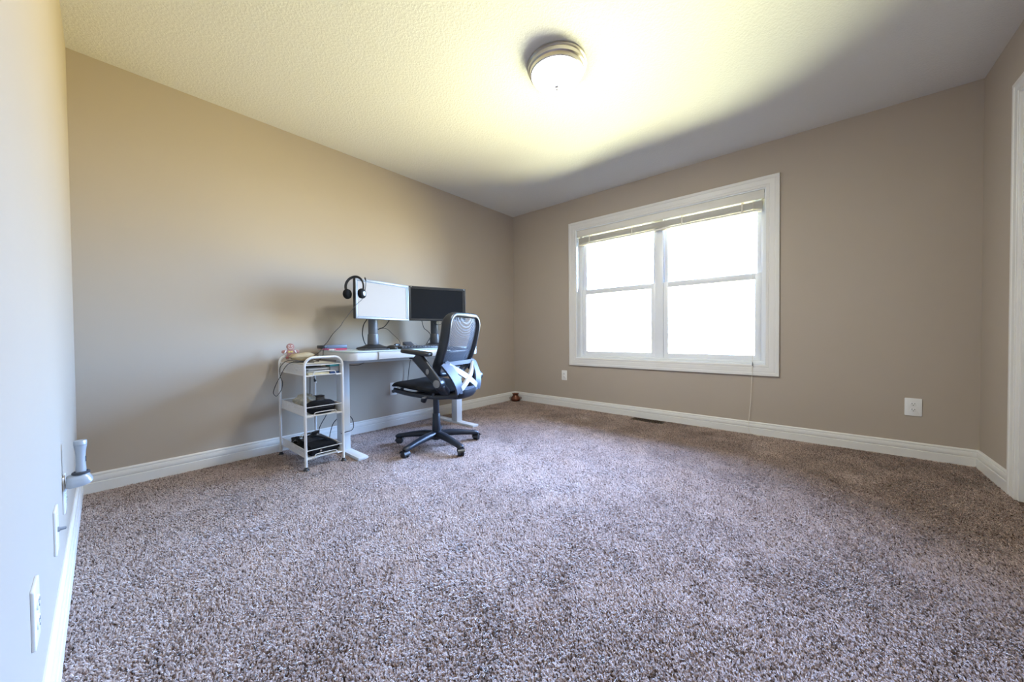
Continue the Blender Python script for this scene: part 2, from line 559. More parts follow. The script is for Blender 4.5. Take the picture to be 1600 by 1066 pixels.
baseboard('baseboard_right', (XR, YB), (XR, YF), (-1, 0))
baseboard('baseboard_front', (XR, YF), (DX1 + .068, YF), (0, 1), 1, 0)
baseboard('baseboard_front_far', (DX0 - .068, YF), (XL, YF), (0, 1), 0, 1)

# casing profile: (distance from the opening edge outward, height off the wall)
CP = [(-.004, 0), (-.004, .009), (.0, .012), (.012, .012), (.014, .010), (.018, .010), (.021, .013), (.05, .016), (.054, .0145), (.058, .0145), (.062, .018), (.083, .018), (.086, .015), (.086, 0)]
def casing(mb, rect, fr, prof, bottom=True):
    """mitred frame around rect=(a0,a1,z0,z1); fr(a, z, off) -> point"""
    a0, a1, z0, z1 = rect
    bb = bmesh.new()
    loops = []
    corners = [(a0, z0, -1, -1), (a1, z0, 1, -1), (a1, z1, 1, 1), (a0, z1, -1, 1)]
    for (a, z, sa, sz) in corners:
        loops.append([bb.verts.new(fr(a + sa * w, z + (sz * w if (bottom or sz > 0) else 0), t)) for w, t in prof])
    pairs = [(0, 1), (1, 2), (2, 3), (3, 0)] if bottom else [(1, 2), (2, 3), (3, 0)]
    n = len(prof)
    for i, j in pairs:
        for k in range(n):
            bb.faces.new((loops[i][k], loops[i][(k + 1) % n], loops[j][(k + 1) % n], loops[j][k]))
    bmesh.ops.recalc_face_normals(bb, faces=bb.faces[:])
    mb._merge(bb)

# door in the wall at the right edge
dr = struct('door_1', 'white cased door at the right edge')
b = MB()
casing(b, (DX0, DX1, 0, DZ), lambda a, z, o: Vector((a, YF + o, z)), [(w * .79, t) for w, t in CP], False)
b.build('casing', M['trim'], dr, True, 25, world=True)
b = MB(); b.b2((DX0, YF - .10, 0), (DX0 + .018, YF, DZ)); b.b2((DX1 - .018, YF - .10, 0), (DX1, YF, DZ)); b.b2((DX0 + .018, YF - .10, DZ - .018), (DX1 - .018, YF, DZ))
b.build('jamb', M['trim'], dr, False, world=True)
b = MB(); b.b2((DX0 + .021, YF - .06, .012), (DX1 - .021, YF - .025, DZ - .021), .002)
for z0, z1 in ((.25, .95), (1.1, 1.9)):
    for x0, x1 in ((DX0 + .12, (DX0 + DX1) / 2 - .05), ((DX0 + DX1) / 2 + .05, DX1 - .12)):
        b.b2((x0, YF - .03, z0), (x1, YF - .019, z1), .005)
slab = b.build('door_slab', M['trim'], dr, True, world=True)
b = MB(); b.lathe([(0, 0), (.026, 0), (.026, .006), (.011, .01), (.011, .03), (.027, .042), (.03, .055), (.02, .066), (0, .068)], (DX0 + .08, YF - .0255, .95), 24, (0, 1, 0))
b.build('door_knob', M['nickel'], slab, world=True)

# ------------------------------------------------------------------ window
win = struct('window_1', 'white double window')
b = MB()
casing(b, (WY0, WY1, WZ0, WZ1), lambda a, z, o: Vector((XR - o, a, z)), CP)
b.build('casing', M['trim'], win, True, 25, world=True)
b = MB()
J = 0.014
b.b2((XR - .004, WY0, WZ0), (XR + T, WY1, WZ0 + J)); b.b2((XR - .004, WY0, WZ1 - J), (XR + T, WY1, WZ1))
b.b2((XR - .004, WY0, WZ0 + J), (XR + T, WY0 + J, WZ1 - J)); b.b2((XR - .004, WY1 - J, WZ0 + J), (XR + T, WY1, WZ1 - J))
b.build('jamb', M['vinyl'], win, False, world=True)
# vinyl frame + mullion
fy0, fy1, fz0, fz1 = WY0 + J, WY1 - J, WZ0 + J, WZ1 - J
MY0, MY1 = 1.163, 1.239
b = MB()
fx0, fx1 = XR + .075, XR + .155
FW = .030
b.b2((fx0, fy0, fz0), (fx1, fy1, fz0 + .022), .003); b.b2((fx0, fy0, fz1 - FW), (fx1, fy1, fz1), .003)
b.b2((fx0, fy0, fz0 + .02), (fx1, fy0 + FW, fz1 - FW + .002), .003); b.b2((fx0, fy1 - FW, fz0 + .02), (fx1, fy1, fz1 - FW + .002), .003)
b.b2((fx0 - .004, MY0, fz0 + .02), (fx1, MY1, fz1 - FW + .002), .003)
b.build('window_frame', M['vinyl'], win, True, world=True)
def sash(name, y0, y1, z0, z1, x0, x1, sw, rb, rtp):
    b = MB()
    b.b2((x0, y0, z0), (x1, y0 + sw, z1), .004); b.b2((x0, y1 - sw, z0), (x1, y1, z1), .004)
    b.b2((x0, y0 + sw - .003, z0), (x1, y1 - sw + .003, z0 + rb), .004); b.b2((x0, y0 + sw - .003, z1 - rtp), (x1, y1 - sw + .003, z1), .004)
    s = b.build(name, M['vinyl'], win, True, world=True)
    g = MB(); xm = (x0 + x1) / 2
    g.b2((xm - .003, y0 + sw - .006, z0 + rb - .006), (xm + .003, y1 - sw + .006, z1 - rtp + .006))
    g.build('glass_pane', M['glass'], s, False, world=True)
    return s
for (y0, y1) in ((fy0 + FW, MY0), (MY1, fy1 - FW)):
    s = sash('lower_sash', y0 + .001, y1 - .001, fz0 + .022, 1.388, XR + .080, XR + .112, .045, .044, .054)
    sash('upper_sash', y0 + .001, y1 - .001, 1.345, fz1 - FW, XR + .118, XR + .150, .034, .036, .034)

# raised blind inside the top of the opening
bl = thing('window_blind', 'raised ivory slatted blind gathered under the top of the window', 'blind', (XR + .03, (WY0 + WY1) / 2, WZ1 - J))
BY0, BY1 = WY0 + J + .004, WY1 - J - .004
b = MB(); b.b2((XR - .002, BY0, 1.992), (XR + .010, BY1, WZ1 - J - .002), .002)
b.build('valance', M['blind'], bl, world=True)
b = MB(); b.b2((XR + .014, BY0 + .006, 2.022), (XR + .062, BY1 - .006, WZ1 - J - .002), .002)
b.build('headrail', M['blind'], bl, world=True)
zz = 1.978
for k in range(13):
    b = MB()
    b.box((XR + .038 + random.uniform(-.001, .001), (BY0 + BY1) / 2, zz), (.050, BY1 - BY0 - .028, .0026), (0, random.uniform(-.02, .02), 0), .0008, 1)
    b.build('slat', M['blind'], bl, world=True)
    zz -= .0047
b = MB(); b.b2((XR + .013, BY0 + .014, 1.898), (XR + .063, BY1 - .014, 1.9145), .004)
b.build('bottom_rail', M['blind'], bl, world=True)
for y in (1.947, 1.458, 0.972, 0.487):
    b = MB(); b.b2((XR + .0115, y - .007, 1.900), (XR + .0125, y + .007, 2.03)); b.b2((XR + .0635, y - .007, 1.900), (XR + .0645, y + .007, 2.03))
    b.build('ladder_tape', M['white_cord'], bl, False, world=True)
b = MB()
pts = cr_spline([(XR + .012, .408, 1.995), (XR - .006, .406, 1.90), (XR - .012, .406, 1.2), (XR - .021, .407, .60), (XR - .024, .410, .50), (XR - .022, .418, .30), (XR - .021, .432, .11), (XR - .023, .425, .03), (XR - .032, .39, .016), (XR - .033, .37, .014)], 8)
b.tube(pts, .0017, 6)
pc = b.build('pull_cord', M['white_cord'], bl, world=True)
b = MB(); b.lathe([(0, -.014), (.005, -.013), (.0075, -.004), (.006, .008), (.003, .014), (0, .015)], (XR - .033, .362, .012), 14, (0, 1, .1))
b.build('tassel', M['white_cord'], pc, world=True)
b = MB(); b.cyl((XR - .020, .406, .592), (XR - .019, .406, .628), .004, .003, 12, .001)
b.build('cord_connector', M['grey_plastic'], pc, world=True)

# ------------------------------------------------------------------ ceiling lamp
lt = thing('ceiling_light', 'round nickel flush ceiling light, lit, above the middle of the room', 'light', (LAMP[0], LAMP[1], H))
b = MB()
b.lathe([(0, 0), (.166, 0), (.172, -.004), (.171, -.014), (.164, -.017), (.163, -.021), (.167, -.024), (.165, -.036), (.156, -.041), (.154, -.046), (.157, -.049), (.154, -.058), (.147, -.061), (.143, -.058), (.143, -.02), (0, -.02)], (0, 0, 0), 64)
b.build('metal_base', M['nickel'], lt, True, 30)
b = MB()
prof = [(.1460, -.055)]
for k in range(1, 15):
    a = PI / 2 * k / 14
    prof.append((.1460 * math.cos(a) if k < 14 else 0, -.055 - .070 * math.sin(a) ** 1.1))
b.lathe(prof, (0, 0, 0), 64)
b.build('glass_dome', M['lamp'], lt)
b = MB(); b.lathe([(0, -.1235), (.013, -.1235), (.0145, -.128), (.010, -.132), (.006, -.135), (.009, -.139), (.0085, -.145), (.004, -.149), (0, -.150)], (0, 0, 0), 24)
b.build('finial', M['nickel'], lt)

# ------------------------------------------------------------------ wall plates
def plate_thing(name, label, cat, loc, rz, w=.072, h=.117, kind='duplex', group=None):
    t = thing(name, label, cat, loc, rz, group)
    XZ = Matrix(((1, 0, 0, 0), (0, 0, -1, 0), (0, 1, 0, 0), (0, 0, 0, 1)))     # outline in x,z; thickness towards -y
    b = MB().prism(rrect(w, h, .005), .0055, XZ, .0016)
    b.build('plate', M['plate'], t)
    if kind == 'duplex':
        for s in (1, -1):
            b = MB()
            o = [(x, max(-.0115, min(.0115, y))) for x, y in [(.0165 * math.cos(a * PI / 14), .0165 * math.sin(a * PI / 14) + 0) for a in range(28)]]
            b.prism([(x, y + s * .0195) for x, y in o], .0078, XZ, .0006)
            rc = b.build('receptacle', M['plate'], t)
            b = MB()
            b.b2((-.0075, -.0083, s * .0195 + .0005), (-.0050, -.0070, s * .0195 + .0085)); b.b2((.0050, -.0083, s * .0195 + .0005), (.0075, -.0070, s * .0195 + .0075))
            b.cyl((0, -.0070, s * .0195 - .006), (0, -.0083, s * .0195 - .006), .0026, n=12)
            b.build('slots', M['slot'], rc, False)
        b = MB().lathe([(.003, 0), (.003, .0008), (0, .0014)], (0, -.0055, 0), 12, (0, -1, 0))
        b.build('screw', M['plate'], t)
    elif kind == 'jack':
        b = MB().cyl((0, -.0055, 0), (0, -.0095, 0), .0075, n=6); b.cyl((0, -.009, 0), (0, -.021, 0), .0046, n=16); b.cyl((0, -.0205, 0), (0, -.0225, 0), .0012, n=8)
        b.build('coaxial_jack', M['grey_plastic'], t)
        for z in (.042, -.042):
            b = MB().lathe([(.003, 0), (.003, .0008), (0, .0014)], (0, -.0055, z), 12, (0, -1, 0))
            b.build('screw', M['plate'], t)
    return t
RZ_R, RZ_L = -PI / 2, PI / 2
plate_thing('wall_outlet', 'small white outlet on the window wall, left of and below the window', 'outlet', (XR, 2.280, .385), RZ_R)
plate_thing('wall_outlet', 'large white outlet plate on the window wall at the right', 'outlet', (XR, -.505, .356), RZ_R, .080, .120)
oa = plate_thing('wall_outlet', 'white outlet on the wall under the desk, plug in it', 'outlet', (1.814, YB, .366), 0)
plate_thing('wall_outlet', 'white outlet plate nearest the camera on the bright left wall', 'outlet', (XL, 1.178, .325), RZ_L, .078, .120)
plate_thing('cable_jack_plate', 'white cable jack plate in the middle of the three on the left wall', 'wall plate', (XL, 1.665, .318), RZ_L, .080, .128, 'jack')
plate_thing('wall_outlet', 'white outlet behind the plug-in flashlight charger on the left wall', 'outlet', (XL, 2.010, .325), RZ_L, .078, .128)

# plug and flex in the outlet under the desk
pg = thing('power_plug', 'dark plug in the outlet under the desk with its cord', 'plug', (1.805, YB - .008, .346))
b = MB().b2((1.790, YB - .040, .332), (1.818, YB - .0085, .360), .005)
b.build('plug_body', M['charcoal'], pg, world=True)
b = MB().tube(cr_spline([(1.805, YB - .038, .345), (1.83, YB - .055, .343), (1.89, YB - .05, .36), (1.95, YB - .03, .42), (1.97, YB - .03, .55), (1.98, YB - .06, .69)], 8), .003, 8)
b.build('cord', M['cord'], pg, world=True)

# plug-in flashlight on the left wall
ck = thing('flashlight_charger', 'silver grey charging cradle plugged into the left wall outlet', 'charger', (XL + .008, 1.985, .37))
b = MB()
sect = [(-.024, -.018), (-.026, -.006), (-.022, .012), (-.012, .020), (.012, .020), (.022, .012), (.026, -.006), (.024, -.018)]
b.ring_sweep([(XL + .0085, 1.985, .368), (XL + .014, 1.985, .368), (XL + .024, 1.985, .369), (XL + .044, 1.985, .371), (XL + .058, 1.985, .374), (XL + .065, 1.985, .377)], sect, upv=(0, 0, 1), scale=[.85, 1.02, 1.08, 1.10, 1.0, .70])
b.build('cradle_body', M['torch'], ck, True, 50, world=True)
b = MB().lathe([(.022, 0), (.022, .005), (.019, .008), (.016, .008)], (XL + .042, 1.985, .391), 32)
b.build('cradle_rim', M['charcoal'], ck, world=True)
fl = thing('flashlight', 'silver grey flashlight standing upright in the wall cradle', 'flashlight', (XL + .042, 1.985, .396))
b = MB().lathe([(0, 0), (.0125, 0), (.0130, .01), (.0116, .03), (.0114, .055), (.0130, .078), (.0152, .092), (.0158, .097)], (0, 0, 0), 36)
b.build('barrel', M['torch'], fl)
b = MB().lathe([(.0152, .0972), (.0160, .098), (.0160, .110), (.0145, .113), (0, .114)], (0, 0, 0), 36)
b.build('lens_cap', M['torch'], fl)
b = MB().b2((.0100, -.0035, .035), (.0132, .0035, .055), .0012)
b.build('switch', M['charcoal'], fl)

# floor register by the window wall
rg = thing('floor_register', 'dark metal floor vent in the carpet under the window', 'vent', (3.52, 1.262, 0.004))
b = MB()
for lo, hi in (((3.462, 1.105), (3.472, 1.42)), ((3.568, 1.105), (3.578, 1.42)), ((3.472, 1.105), (3.568, 1.120)), ((3.472, 1.405), (3.568, 1.42))):
    b.b2((*lo, 0.0005), (*hi, .0125), .002)
b.build('frame', M['dark_bronze'], rg, world=True)
for k in range(14):
    b = MB().box((3.52, 1.13 + k * .0205, .007), (.096, .0045, .010), (R(35), 0, 0))
    b.build('louver', M['dark_bronze'], rg, False, world=True)

# copper pot in the corner
pt = thing('copper_pot', 'small dark copper pot on the carpet in the far corner', 'pot', (3.505, 2.965, 0.004))
b = MB().lathe([(0, 0), (.036, 0), (.050, .008), (.061, .024), (.064, .038), (.058, .054), (.044, .070), (.035, .080), (.034, .087), (.042, .098), (.049, .104), (.047, .105), (.038, .097), (.031, .086), (.033, .078), (.05, .05), (0, .012)], (0, 0, 0), 40)
b.build('pot_body', M['copper'], pt, True, 60)
for s in (1, -1):
    d = Vector((.62, -.78, 0)) * s
    c = d * .062 + Vector((0, 0, .046))
    b = MB().tube(cr_spline([c - Vector((0, 0, .012)), c + d * .010 - Vector((0, 0, .009)), c + d * .013 + Vector((0, 0, .004)), c + d * .004 + Vector((0, 0, .012)), c - d * .004 + Vector((0, 0, .012))], 5), .0035, 8)
    b.build('handle', M['copper'], pt)

# small crumb on the carpet at the right
b = MB().lathe([(0, 0), (.006, .001), (.008, .004), (.005, .007), (0, .008)], (0, 0, 0), 9, flatten=(1.3, .8))
cb = b.build('crumb', M['dark_bronze'], None); cb.location = (2.86, -.319, .008)
tag(cb, 'tiny dark crumb lying on the carpet at the right', 'crumb')

# ------------------------------------------------------------------ desk
DZT = .765
dk = thing('standing_desk', 'white desk with a glass top on two grey steel legs by the wall', 'desk', (1.67, 2.72, 0))
D0, D1, DY0, DY1 = 1.108, 2.335, 2.42, 3.02
cxd, cyd = (D0 + D1) / 2, (DY0 + DY1) / 2
FXY = Matrix.Identity(4)
b = MB().prism(rrect(D1 - D0, DY1 - DY0, .060, 10, cxd, cyd), .007, Matrix.Translation((0, 0, DZT - .007)), .0015)
b.build('glass_top', M['desk_glass'], dk, world=True)
b = MB().prism(rrect(D1 - D0 - .008, DY1 - DY0 - .008, .056, 10, cxd, cyd), .060, Matrix.Translation((0, 0, DZT - .0675)), .006)
b.build('apron', M['desk_white'], dk, world=True)
b = MB().b2((1.318, DY0 - .0035, DZT - .0625), (2.02, DY0 + .02, DZT - .0105), .002)
dw = b.build('drawer', M['desk_white'], dk, world=True)
for gx in (1.3125, 2.0215):
    b = MB().b2((gx, DY0 + .0025, DZT - .066), (gx + .004, DY0 + .006, DZT - .008))
    b.build('drawer_gap', M['grey_plastic'], dk, False, world=True)
b = MB().b2((1.60, DY0 + .008, DZT - .080), (1.68, DY0 + .045, DZT - .068), .003)
b.build('height_control', M['black'], dk, world=True)
for x, yf in ((1.175, 2.388), (2.277, 2.420)):
    b = MB().b2((x - .036, yf, .006), (x + .036, yf + .57, .030), .004)
    b.build('foot', M['desk_leg'], dk, world=True)
    b = MB().b2((x - .036, 2.645, .029), (x + .030, 2.725, DZT - .068), .004)
    b.build('leg', M['desk_leg'], dk, world=True)
b = MB().b2((1.2, 2.655, DZT - .10), (2.26, 2.715, DZT - .0675), .003)
b.build('crossbar', M['desk_leg'], dk, world=True)

# ------------------------------------------------------------------ monitors
def monitor(label, pL, pR, z0, z1, bez, screen, pole, pbase, pole_mat, ang_extra, logo):
    pL, pR = Vector((*pL, 0)), Vector((*pR, 0))
    mid = (pL + pR) / 2
    d = (pR - pL); w = d.length
    rz = math.atan2(d.y, d.x)
    t = thing('monitor', label, 'monitor', (mid.x, mid.y, DZT), rz)
    h = z1 - z0
    zc = (z0 + z1) / 2 - DZT
    XZ = Matrix(((1, 0, 0, 0), (0, 0, -1, 0), (0, 1, 0, zc), (0, 0, 0, 1)))
    b = MB().b2((-w / 2, .000, zc - h / 2), (w / 2, .030, zc + h / 2), .006)
    b.b2((-w / 2 + .06, .029, zc - h / 2 + .04), (w / 2 - .06, .055, zc + h / 2 - .04), .012)
    b.build('housing', M['black'], t)
    bw = .016
    b = MB()
    b.b2((-w / 2, -.006, zc - h / 2), (w / 2, .001, zc - h / 2 + bw), .002); b.b2((-w / 2, -.006, zc + h / 2 - bw), (w / 2, .001, zc + h / 2), .002)
    b.b2((-w / 2, -.006, zc - h / 2 + bw - .002), (-w / 2 + bw, .001, zc + h / 2 - bw + .002), .002); b.b2((w / 2 - bw, -.006, zc - h / 2 + bw - .002), (w / 2, .001, zc + h / 2 - bw + .002), .002)
    bzl = b.build('bezel', bez, t)
    if logo:
        for k in range(6):
            b = MB().b2((w / 2 - .20 + k * .017, -.0068, zc - h / 2 + .005), (w / 2 - .190 + k * .017, -.0058, zc - h / 2 + .010))
            b.build('button_mark', M['plate'], bzl, False)
        for xa, xb in ((-w / 2 + .018, -w / 2 + .024), (w / 2 - .022, w / 2 - .012)):
            b = MB().b2((xa, -.0068, zc + h / 2 - .0115), (xb, -.0058, zc + h / 2 - .006))
            b.build('corner_mark', M['plate'], bzl, False)
    b = MB().b2((-w / 2 + bw - .001, -.0022, zc - h / 2 + bw - .001), (w / 2 - bw + .001, .0005, zc + h / 2 - bw + .001))
    b.build('screen', screen, t, False)
    b = MB()
    g = .005
    x0, x1, za, zb = -w / 2 + bw, w / 2 - bw, zc - h / 2 + bw, zc + h / 2 - bw
    b.b2((x0, -.0045, za), (x1, -.002, za + g)); b.b2((x0, -.0045, zb - g * 1.5), (x1, -.002, zb)); b.b2((x0, -.0045, za), (x0 + g * .7, -.002, zb)); b.b2((x1 - g * 3, -.0045, za), (x1, -.002, zb))
    b.build('screen_gasket', M['black'], t, False)
    # stand: base, sleeve, pole, mount
    px, py = pole
    b = MB().lathe([(0, 0), (.0, .0), (.120, 0), (.124, .004), (.118, .012), (.085, .020), (.060, .030), (.052, .036), (0, .038)], (px, py, DZT + .0005), 48, flatten=(1.15, .86))
    b.build('stand_base', M['black'], t, True, 60, world=True)
    b = MB().cyl((px, py, DZT + .030), (px, py, DZT + .125), .047, .043, 32, .003)
    b.build('stand_sleeve', pole_mat, t, world=True)
    b = MB().cyl((px, py, DZT + .124), (px, py, z0 + .14), .038, .038, 32, .003)
    b.build('stand_pole', pole_mat, t, world=True)
    b = MB()
    p1 = Vector((px, py, z0 + .11))
    nrm = Vector((-d.y, d.x, 0)).normalized()
    # mount arm runs from the pole to the back of the housing
    q = mid + nrm * .052; q.z = z0 + .11
    b.bar(p1, q, .07, .07, bevel=.004)
    b.build('mount', M['black'], t, world=True)
    return t
monitor('left monitor with silver bezel and white screen, headset on its corner', (1.290, 2.715), (1.836, 2.828), 1.010, 1.328, M['bezel_silver'], M['screen_white'], (1.512, 2.868), None, M['stand_grey'], 0, False)
monitor('right monitor with black bezel and dark switched-off screen', (1.849, 2.842), (2.385, 2.668), 1.012, 1.334, M['black'], M['screen_off'], (2.150, 2.862), None, M['charcoal'], 0, True)

# headset hung on the left monitor's corner
hs = thing('headset', 'black headset hanging over the left monitor corner', 'headset', (1.275, 2.70, 1.24))
hx = Vector((.50, -.866, 0)).normalized()       # across the ears
hc = Vector((1.284, 2.693, 1.256))
hu = Vector((0, 0, 1))
b = MB()
arc = [hc + hx * ((.067 if math.cos(a) > 0 else .086) * math.cos(a)) + hu * (.075 * math.sin(a)) for a in [R(-20 + 220 * k / 28) for k in range(29)]]
b.ring_sweep(arc, [(-.009, -.003), (.009, -.003), (.010, 0), (.009, .003), (-.009, .003), (-.010, 0)], upv=None)
b.build('headband', M['black'], hs, True, 50, world=True)
hf = Vector((-hx.y, hx.x, 0)) * -1
for s in (1, -1):
    ex = .056 if s > 0 else .075
    c = hc + hx * (s * ex) + hu * (-.056)
    b = MB().tube([hc + hx * (s * (ex + .007)) + hu * (-.026), c + hx * (s * .004) + hu * .02, c + hx * (s * .006)], .004, 8)
    b.build('yoke', M['black'], hs, world=True)
    b = MB().lathe([(0, -.024), (.027, -.024), (.035, -.018), (.039, -.006), (.038, .006), (.032, .014), (.022, .018), (0, .0185)], c, 32, hx * s)
    ear = b.build('earcup', M['black_matte'], hs, world=True)
    if s == 1:
        b = MB().lathe([(.020, 0), (.020, .003), (.017, .0045), (0, .005)], c + hx * .0175, 28, hx)
        b.build('earcup_disc', M['bezel_silver'], ear, world=True)
b = MB().tube(cr_spline([hc + hx * .076 + hu * -.045, hc + hx * .084 + hu * -.01, hc + hx * .089 + hu * .030, hc + hx * .084 + hu * .050], 6), .0032, 8)
b.lathe([(0, -.014), (.005, -.012), (.0062, 0), (.005, .012), (0, .014)], hc + hx * .084 + hu * .054, 14, hx * -.35 + hu)
b.build('microphone_boom', M['black'], hs, world=True)
b = MB().tube(cr_spline([hc + hx * .056 + hu * -.094, (1.300, 2.632, 1.150), (1.247, 2.62, 1.103), (1.199, 2.62, 1.039), (1.151, 2.62, .977), (1.132, 2.62, .946), (1.078, 2.62, .889), (1.075, 2.70, .835), (1.098, 2.83, .803), (1.094, 2.862, .778), (1.074, 2.845, .757), (1.03, 2.80, .738), (.975, 2.765, .716), (.93, 2.74, .701)], 8), .0021, 6)
b.build('cord', M['cord'], hs, world=True)

# ------------------------------------------------------------------ things on the desk
kb = thing('keyboard', 'black keyboard lying on the desk between the monitors', 'keyboard', (1.79, 2.60, DZT), R(2))
b = MB().b2((-.215, -.062, .001), (.215, .065, .012), .004)
b.build('keyboard_base', M['black'], kb)
key0 = None
for r_ in range(5):
    for c_ in range(15):
        if key0 is None:
            b = MB().box((0, 0, 0), (.0245, .0195, .010), (R(3), 0, 0), .003, 1)
            k_ = key0 = b.build('key', M['key'], kb)
        else:
            k_ = key0.copy()
            link(k_, kb)
        k_.location = (-.1995 + c_ * .0285, -.046 + r_ * .0235, .0165 + r_ * .0006)
ms = thing('mouse', 'black computer mouse on the desk near the left stand', 'mouse', (1.515, 2.575, DZT + .0005), R(20))
b = MB().lathe([(0, 0), (.028, 0), (.031, .006), (.029, .016), (.020, .027), (.009, .032), (0, .033)], (0, 0, 0), 28, flatten=(1, 1.75))
b.build('mouse_body', M['black'], ms)
b = MB().cyl((-.003, -.022, .0275), (.003, -.022, .0275), .006, n=14)
b.build('scroll_wheel', M['grey_plastic'], ms)
tb = thing('tablet', 'flat dark tablet on the desk in front of the left stand', 'tablet', (1.375, 2.60, DZT + .0005), R(-6))
b = MB().prism(rrect(.20, .14, .012), .009, Matrix.Identity(4), .002)
b.build('tablet_body', M['charcoal'], tb)
b = MB().b2((-.088, -.060, .0088), (.088, .060, .0096))
b.build('tablet_screen', M['screen_off'], tb, False)
wc = thing('webcam', 'black webcam with a folded clip lying behind the keyboard', 'webcam', (1.645, 2.705, DZT + .0005), R(25))
b = MB().b2((-.045, -.014, .014), (.030, .014, .040), .011)
b.build('webcam_body', M['black'], wc)
b = MB().lathe([(.011, 0), (.011, .003), (.008, .004), (0, .0025)], (-.008, -.0142, .027), 20, (0, -1, 0))
b.build('lens', M['screen_off'], wc)
b = MB().b2((-.030, -.016, 0), (.022, .018, .014), .004)
b.build('clip', M['charcoal'], wc)
cd = thing('charger_plug', 'small white charger plug on the desk behind the keyboard', 'charger', (1.668, 2.672, DZT + .0005), R(10))
b = MB().b2((-.014, -.010, 0), (.014, .012, .024), .005)
b.build('plug_body', M['plate'], cd)
for xa in (-.006, .0045):
    b = MB().b2((xa, .0115, .008), (xa + .0015, .024, .015))
    b.build('prong', M['nickel'], cd, False)
cr_ = thing('card_reader', 'dark wedge-shaped card reader on the desk behind the keyboard', 'card reader', (1.755, 2.705, DZT + .0005), R(8))
YZ = Matrix(((0, 0, 1, -.045), (1, 0, 0, 0), (0, 1, 0, 0), (0, 0, 0, 1)))
b = MB().prism([(-.03, 0), (.03, 0), (.03, .052), (.02, .054), (-.03, .018)], .09, YZ, .003)
b.build('reader_body', M['charcoal'], cr_)
b = MB().b2((-.03, -.031, .006), (.03, -.0295, .010))
b.build('card_slot', M['slot'], cr_, False)
rb = thing('notebook', 'red-covered notebook under the dark box on the desk corner', 'notebook', (1.210, 2.955, DZT + .0005), R(1))
b = MB().b2((-.091, -.050, .0012), (.091, .050, .0078), .001)
b.build('pages', M['paper'], rb)
b = MB().b2((-.093, -.052, .0078), (.093, .052, .0098), .001); b.b2((-.093, -.052, 0), (.093, .052, .0012), .0005); b.b2((-.093, -.0525, 0), (.093, -.0505, .0098))
b.build('cover', M['red'], rb)
bx = thing('storage_drive', 'flat dark grey box with a black end on the red notebook', 'box', (1.210, 2.957, DZT + .0105), R(1))
b = MB().b2((-.064, -.052, 0), (.098, .050, .028), .004)
b.build('case', M['slate'], bx)
b = MB().b2((-.097, -.051, .001), (-.0642, .049, .027), .004)
b.build('end_cap', M['black'], bx)
uc = thing('usb_adapter', 'small white cable adapter lying at the desk edge by the notebook', 'adapter', (1.175, 2.872, DZT + .0005), R(-28))
b = MB().b2((-.022, -.006, 0), (.014, .006, .008), .003)
b.build('adapter_body', M['plate'], uc)
b = MB().b2((.0138, -.0045, .002), (.026, .0045, .006))
b.build('connector', M['nickel'], uc, False)

def cable(name, label, pts, r=.0024, cat='cable', m='cord', n=8, group=None):
    b = MB().tube(cr_spline(pts, n), r, 6)
    o = b.build(name, M[m], None)
    return tag(o, label, cat, group)
cable('monitor_cable', 'thick black cable curving left of the left monitor stand', [(1.50, 2.925, 1.03), (1.464, 2.93, .975), (1.449, 2.925, .92), (1.452, 2.93, .87), (1.49, 2.955, .80), (1.56, 2.97, .774)], .0042)
cable('monitor_cable', 'black cable hanging right of the left stand below the white screen', [(1.690, 2.90, 1.03), (1.675, 2.90, 1.00), (1.635, 2.90, .955), (1.60, 2.925, .935), (1.56, 2.955, .915), (1.53, 2.965, .85), (1.60, 2.975, .773)], .0038)
cable('thin_cable', 'thin black cable running from the left stand down to the webcam', [(1.565, 2.93, .925), (1.61, 2.92, .938), (1.659, 2.90, .935), (1.69, 2.86, .89), (1.715, 2.80, .835), (1.70, 2.75, .80), (1.672, 2.716, .790)], .0019)
cable('monitor_cable', 'black cable hanging left of the right stand below the dark screen', [(2.00, 2.875, 1.05), (2.020, 2.885, 1.01), (2.040, 2.885, .95), (2.075, 2.89, .925), (2.12, 2.915, .905), (2.15, 2.93, .86), (2.10, 2.95, .774)], .0034)
cable('monitor_cable', 'thin black cable looping in front of the right stand', [(2.07, 2.84, 1.05), (2.09, 2.825, 1.02), (2.125, 2.812, .985), (2.165, 2.812, .978), (2.205, 2.83, .985), (2.25, 2.87, 1.015), (2.27, 2.88, 1.06)], .0026)
cable('thin_cable', 'short thin grey cable arched behind the card reader', [(1.80, 2.72, .769), (1.815, 2.73, .795), (1.84, 2.735, .80), (1.865, 2.735, .785), (1.885, 2.735, .769)], .0022, m='grey_plastic')
cable('desk_cable', 'black cable sagging under the desk top beside the left leg', [(1.206, 2.69, .66), (1.25, 2.69, .648), (1.30, 2.68, .652), (1.36, 2.68, .672), (1.43, 2.69, .692)], .0024)
cable('extension_cable', 'black power cable wrapped around the left desk leg low down', [(1.128, 2.63, .16), (1.16, 2.628, .165), (1.208, 2.628, .172), (1.236, 2.66, .20), (1.246, 2.72, .245), (1.22, 2.79, .26), (1.17, 2.85, .20), (1.15, 2.88, .10), (1.17, 2.93, .014)], .0030)

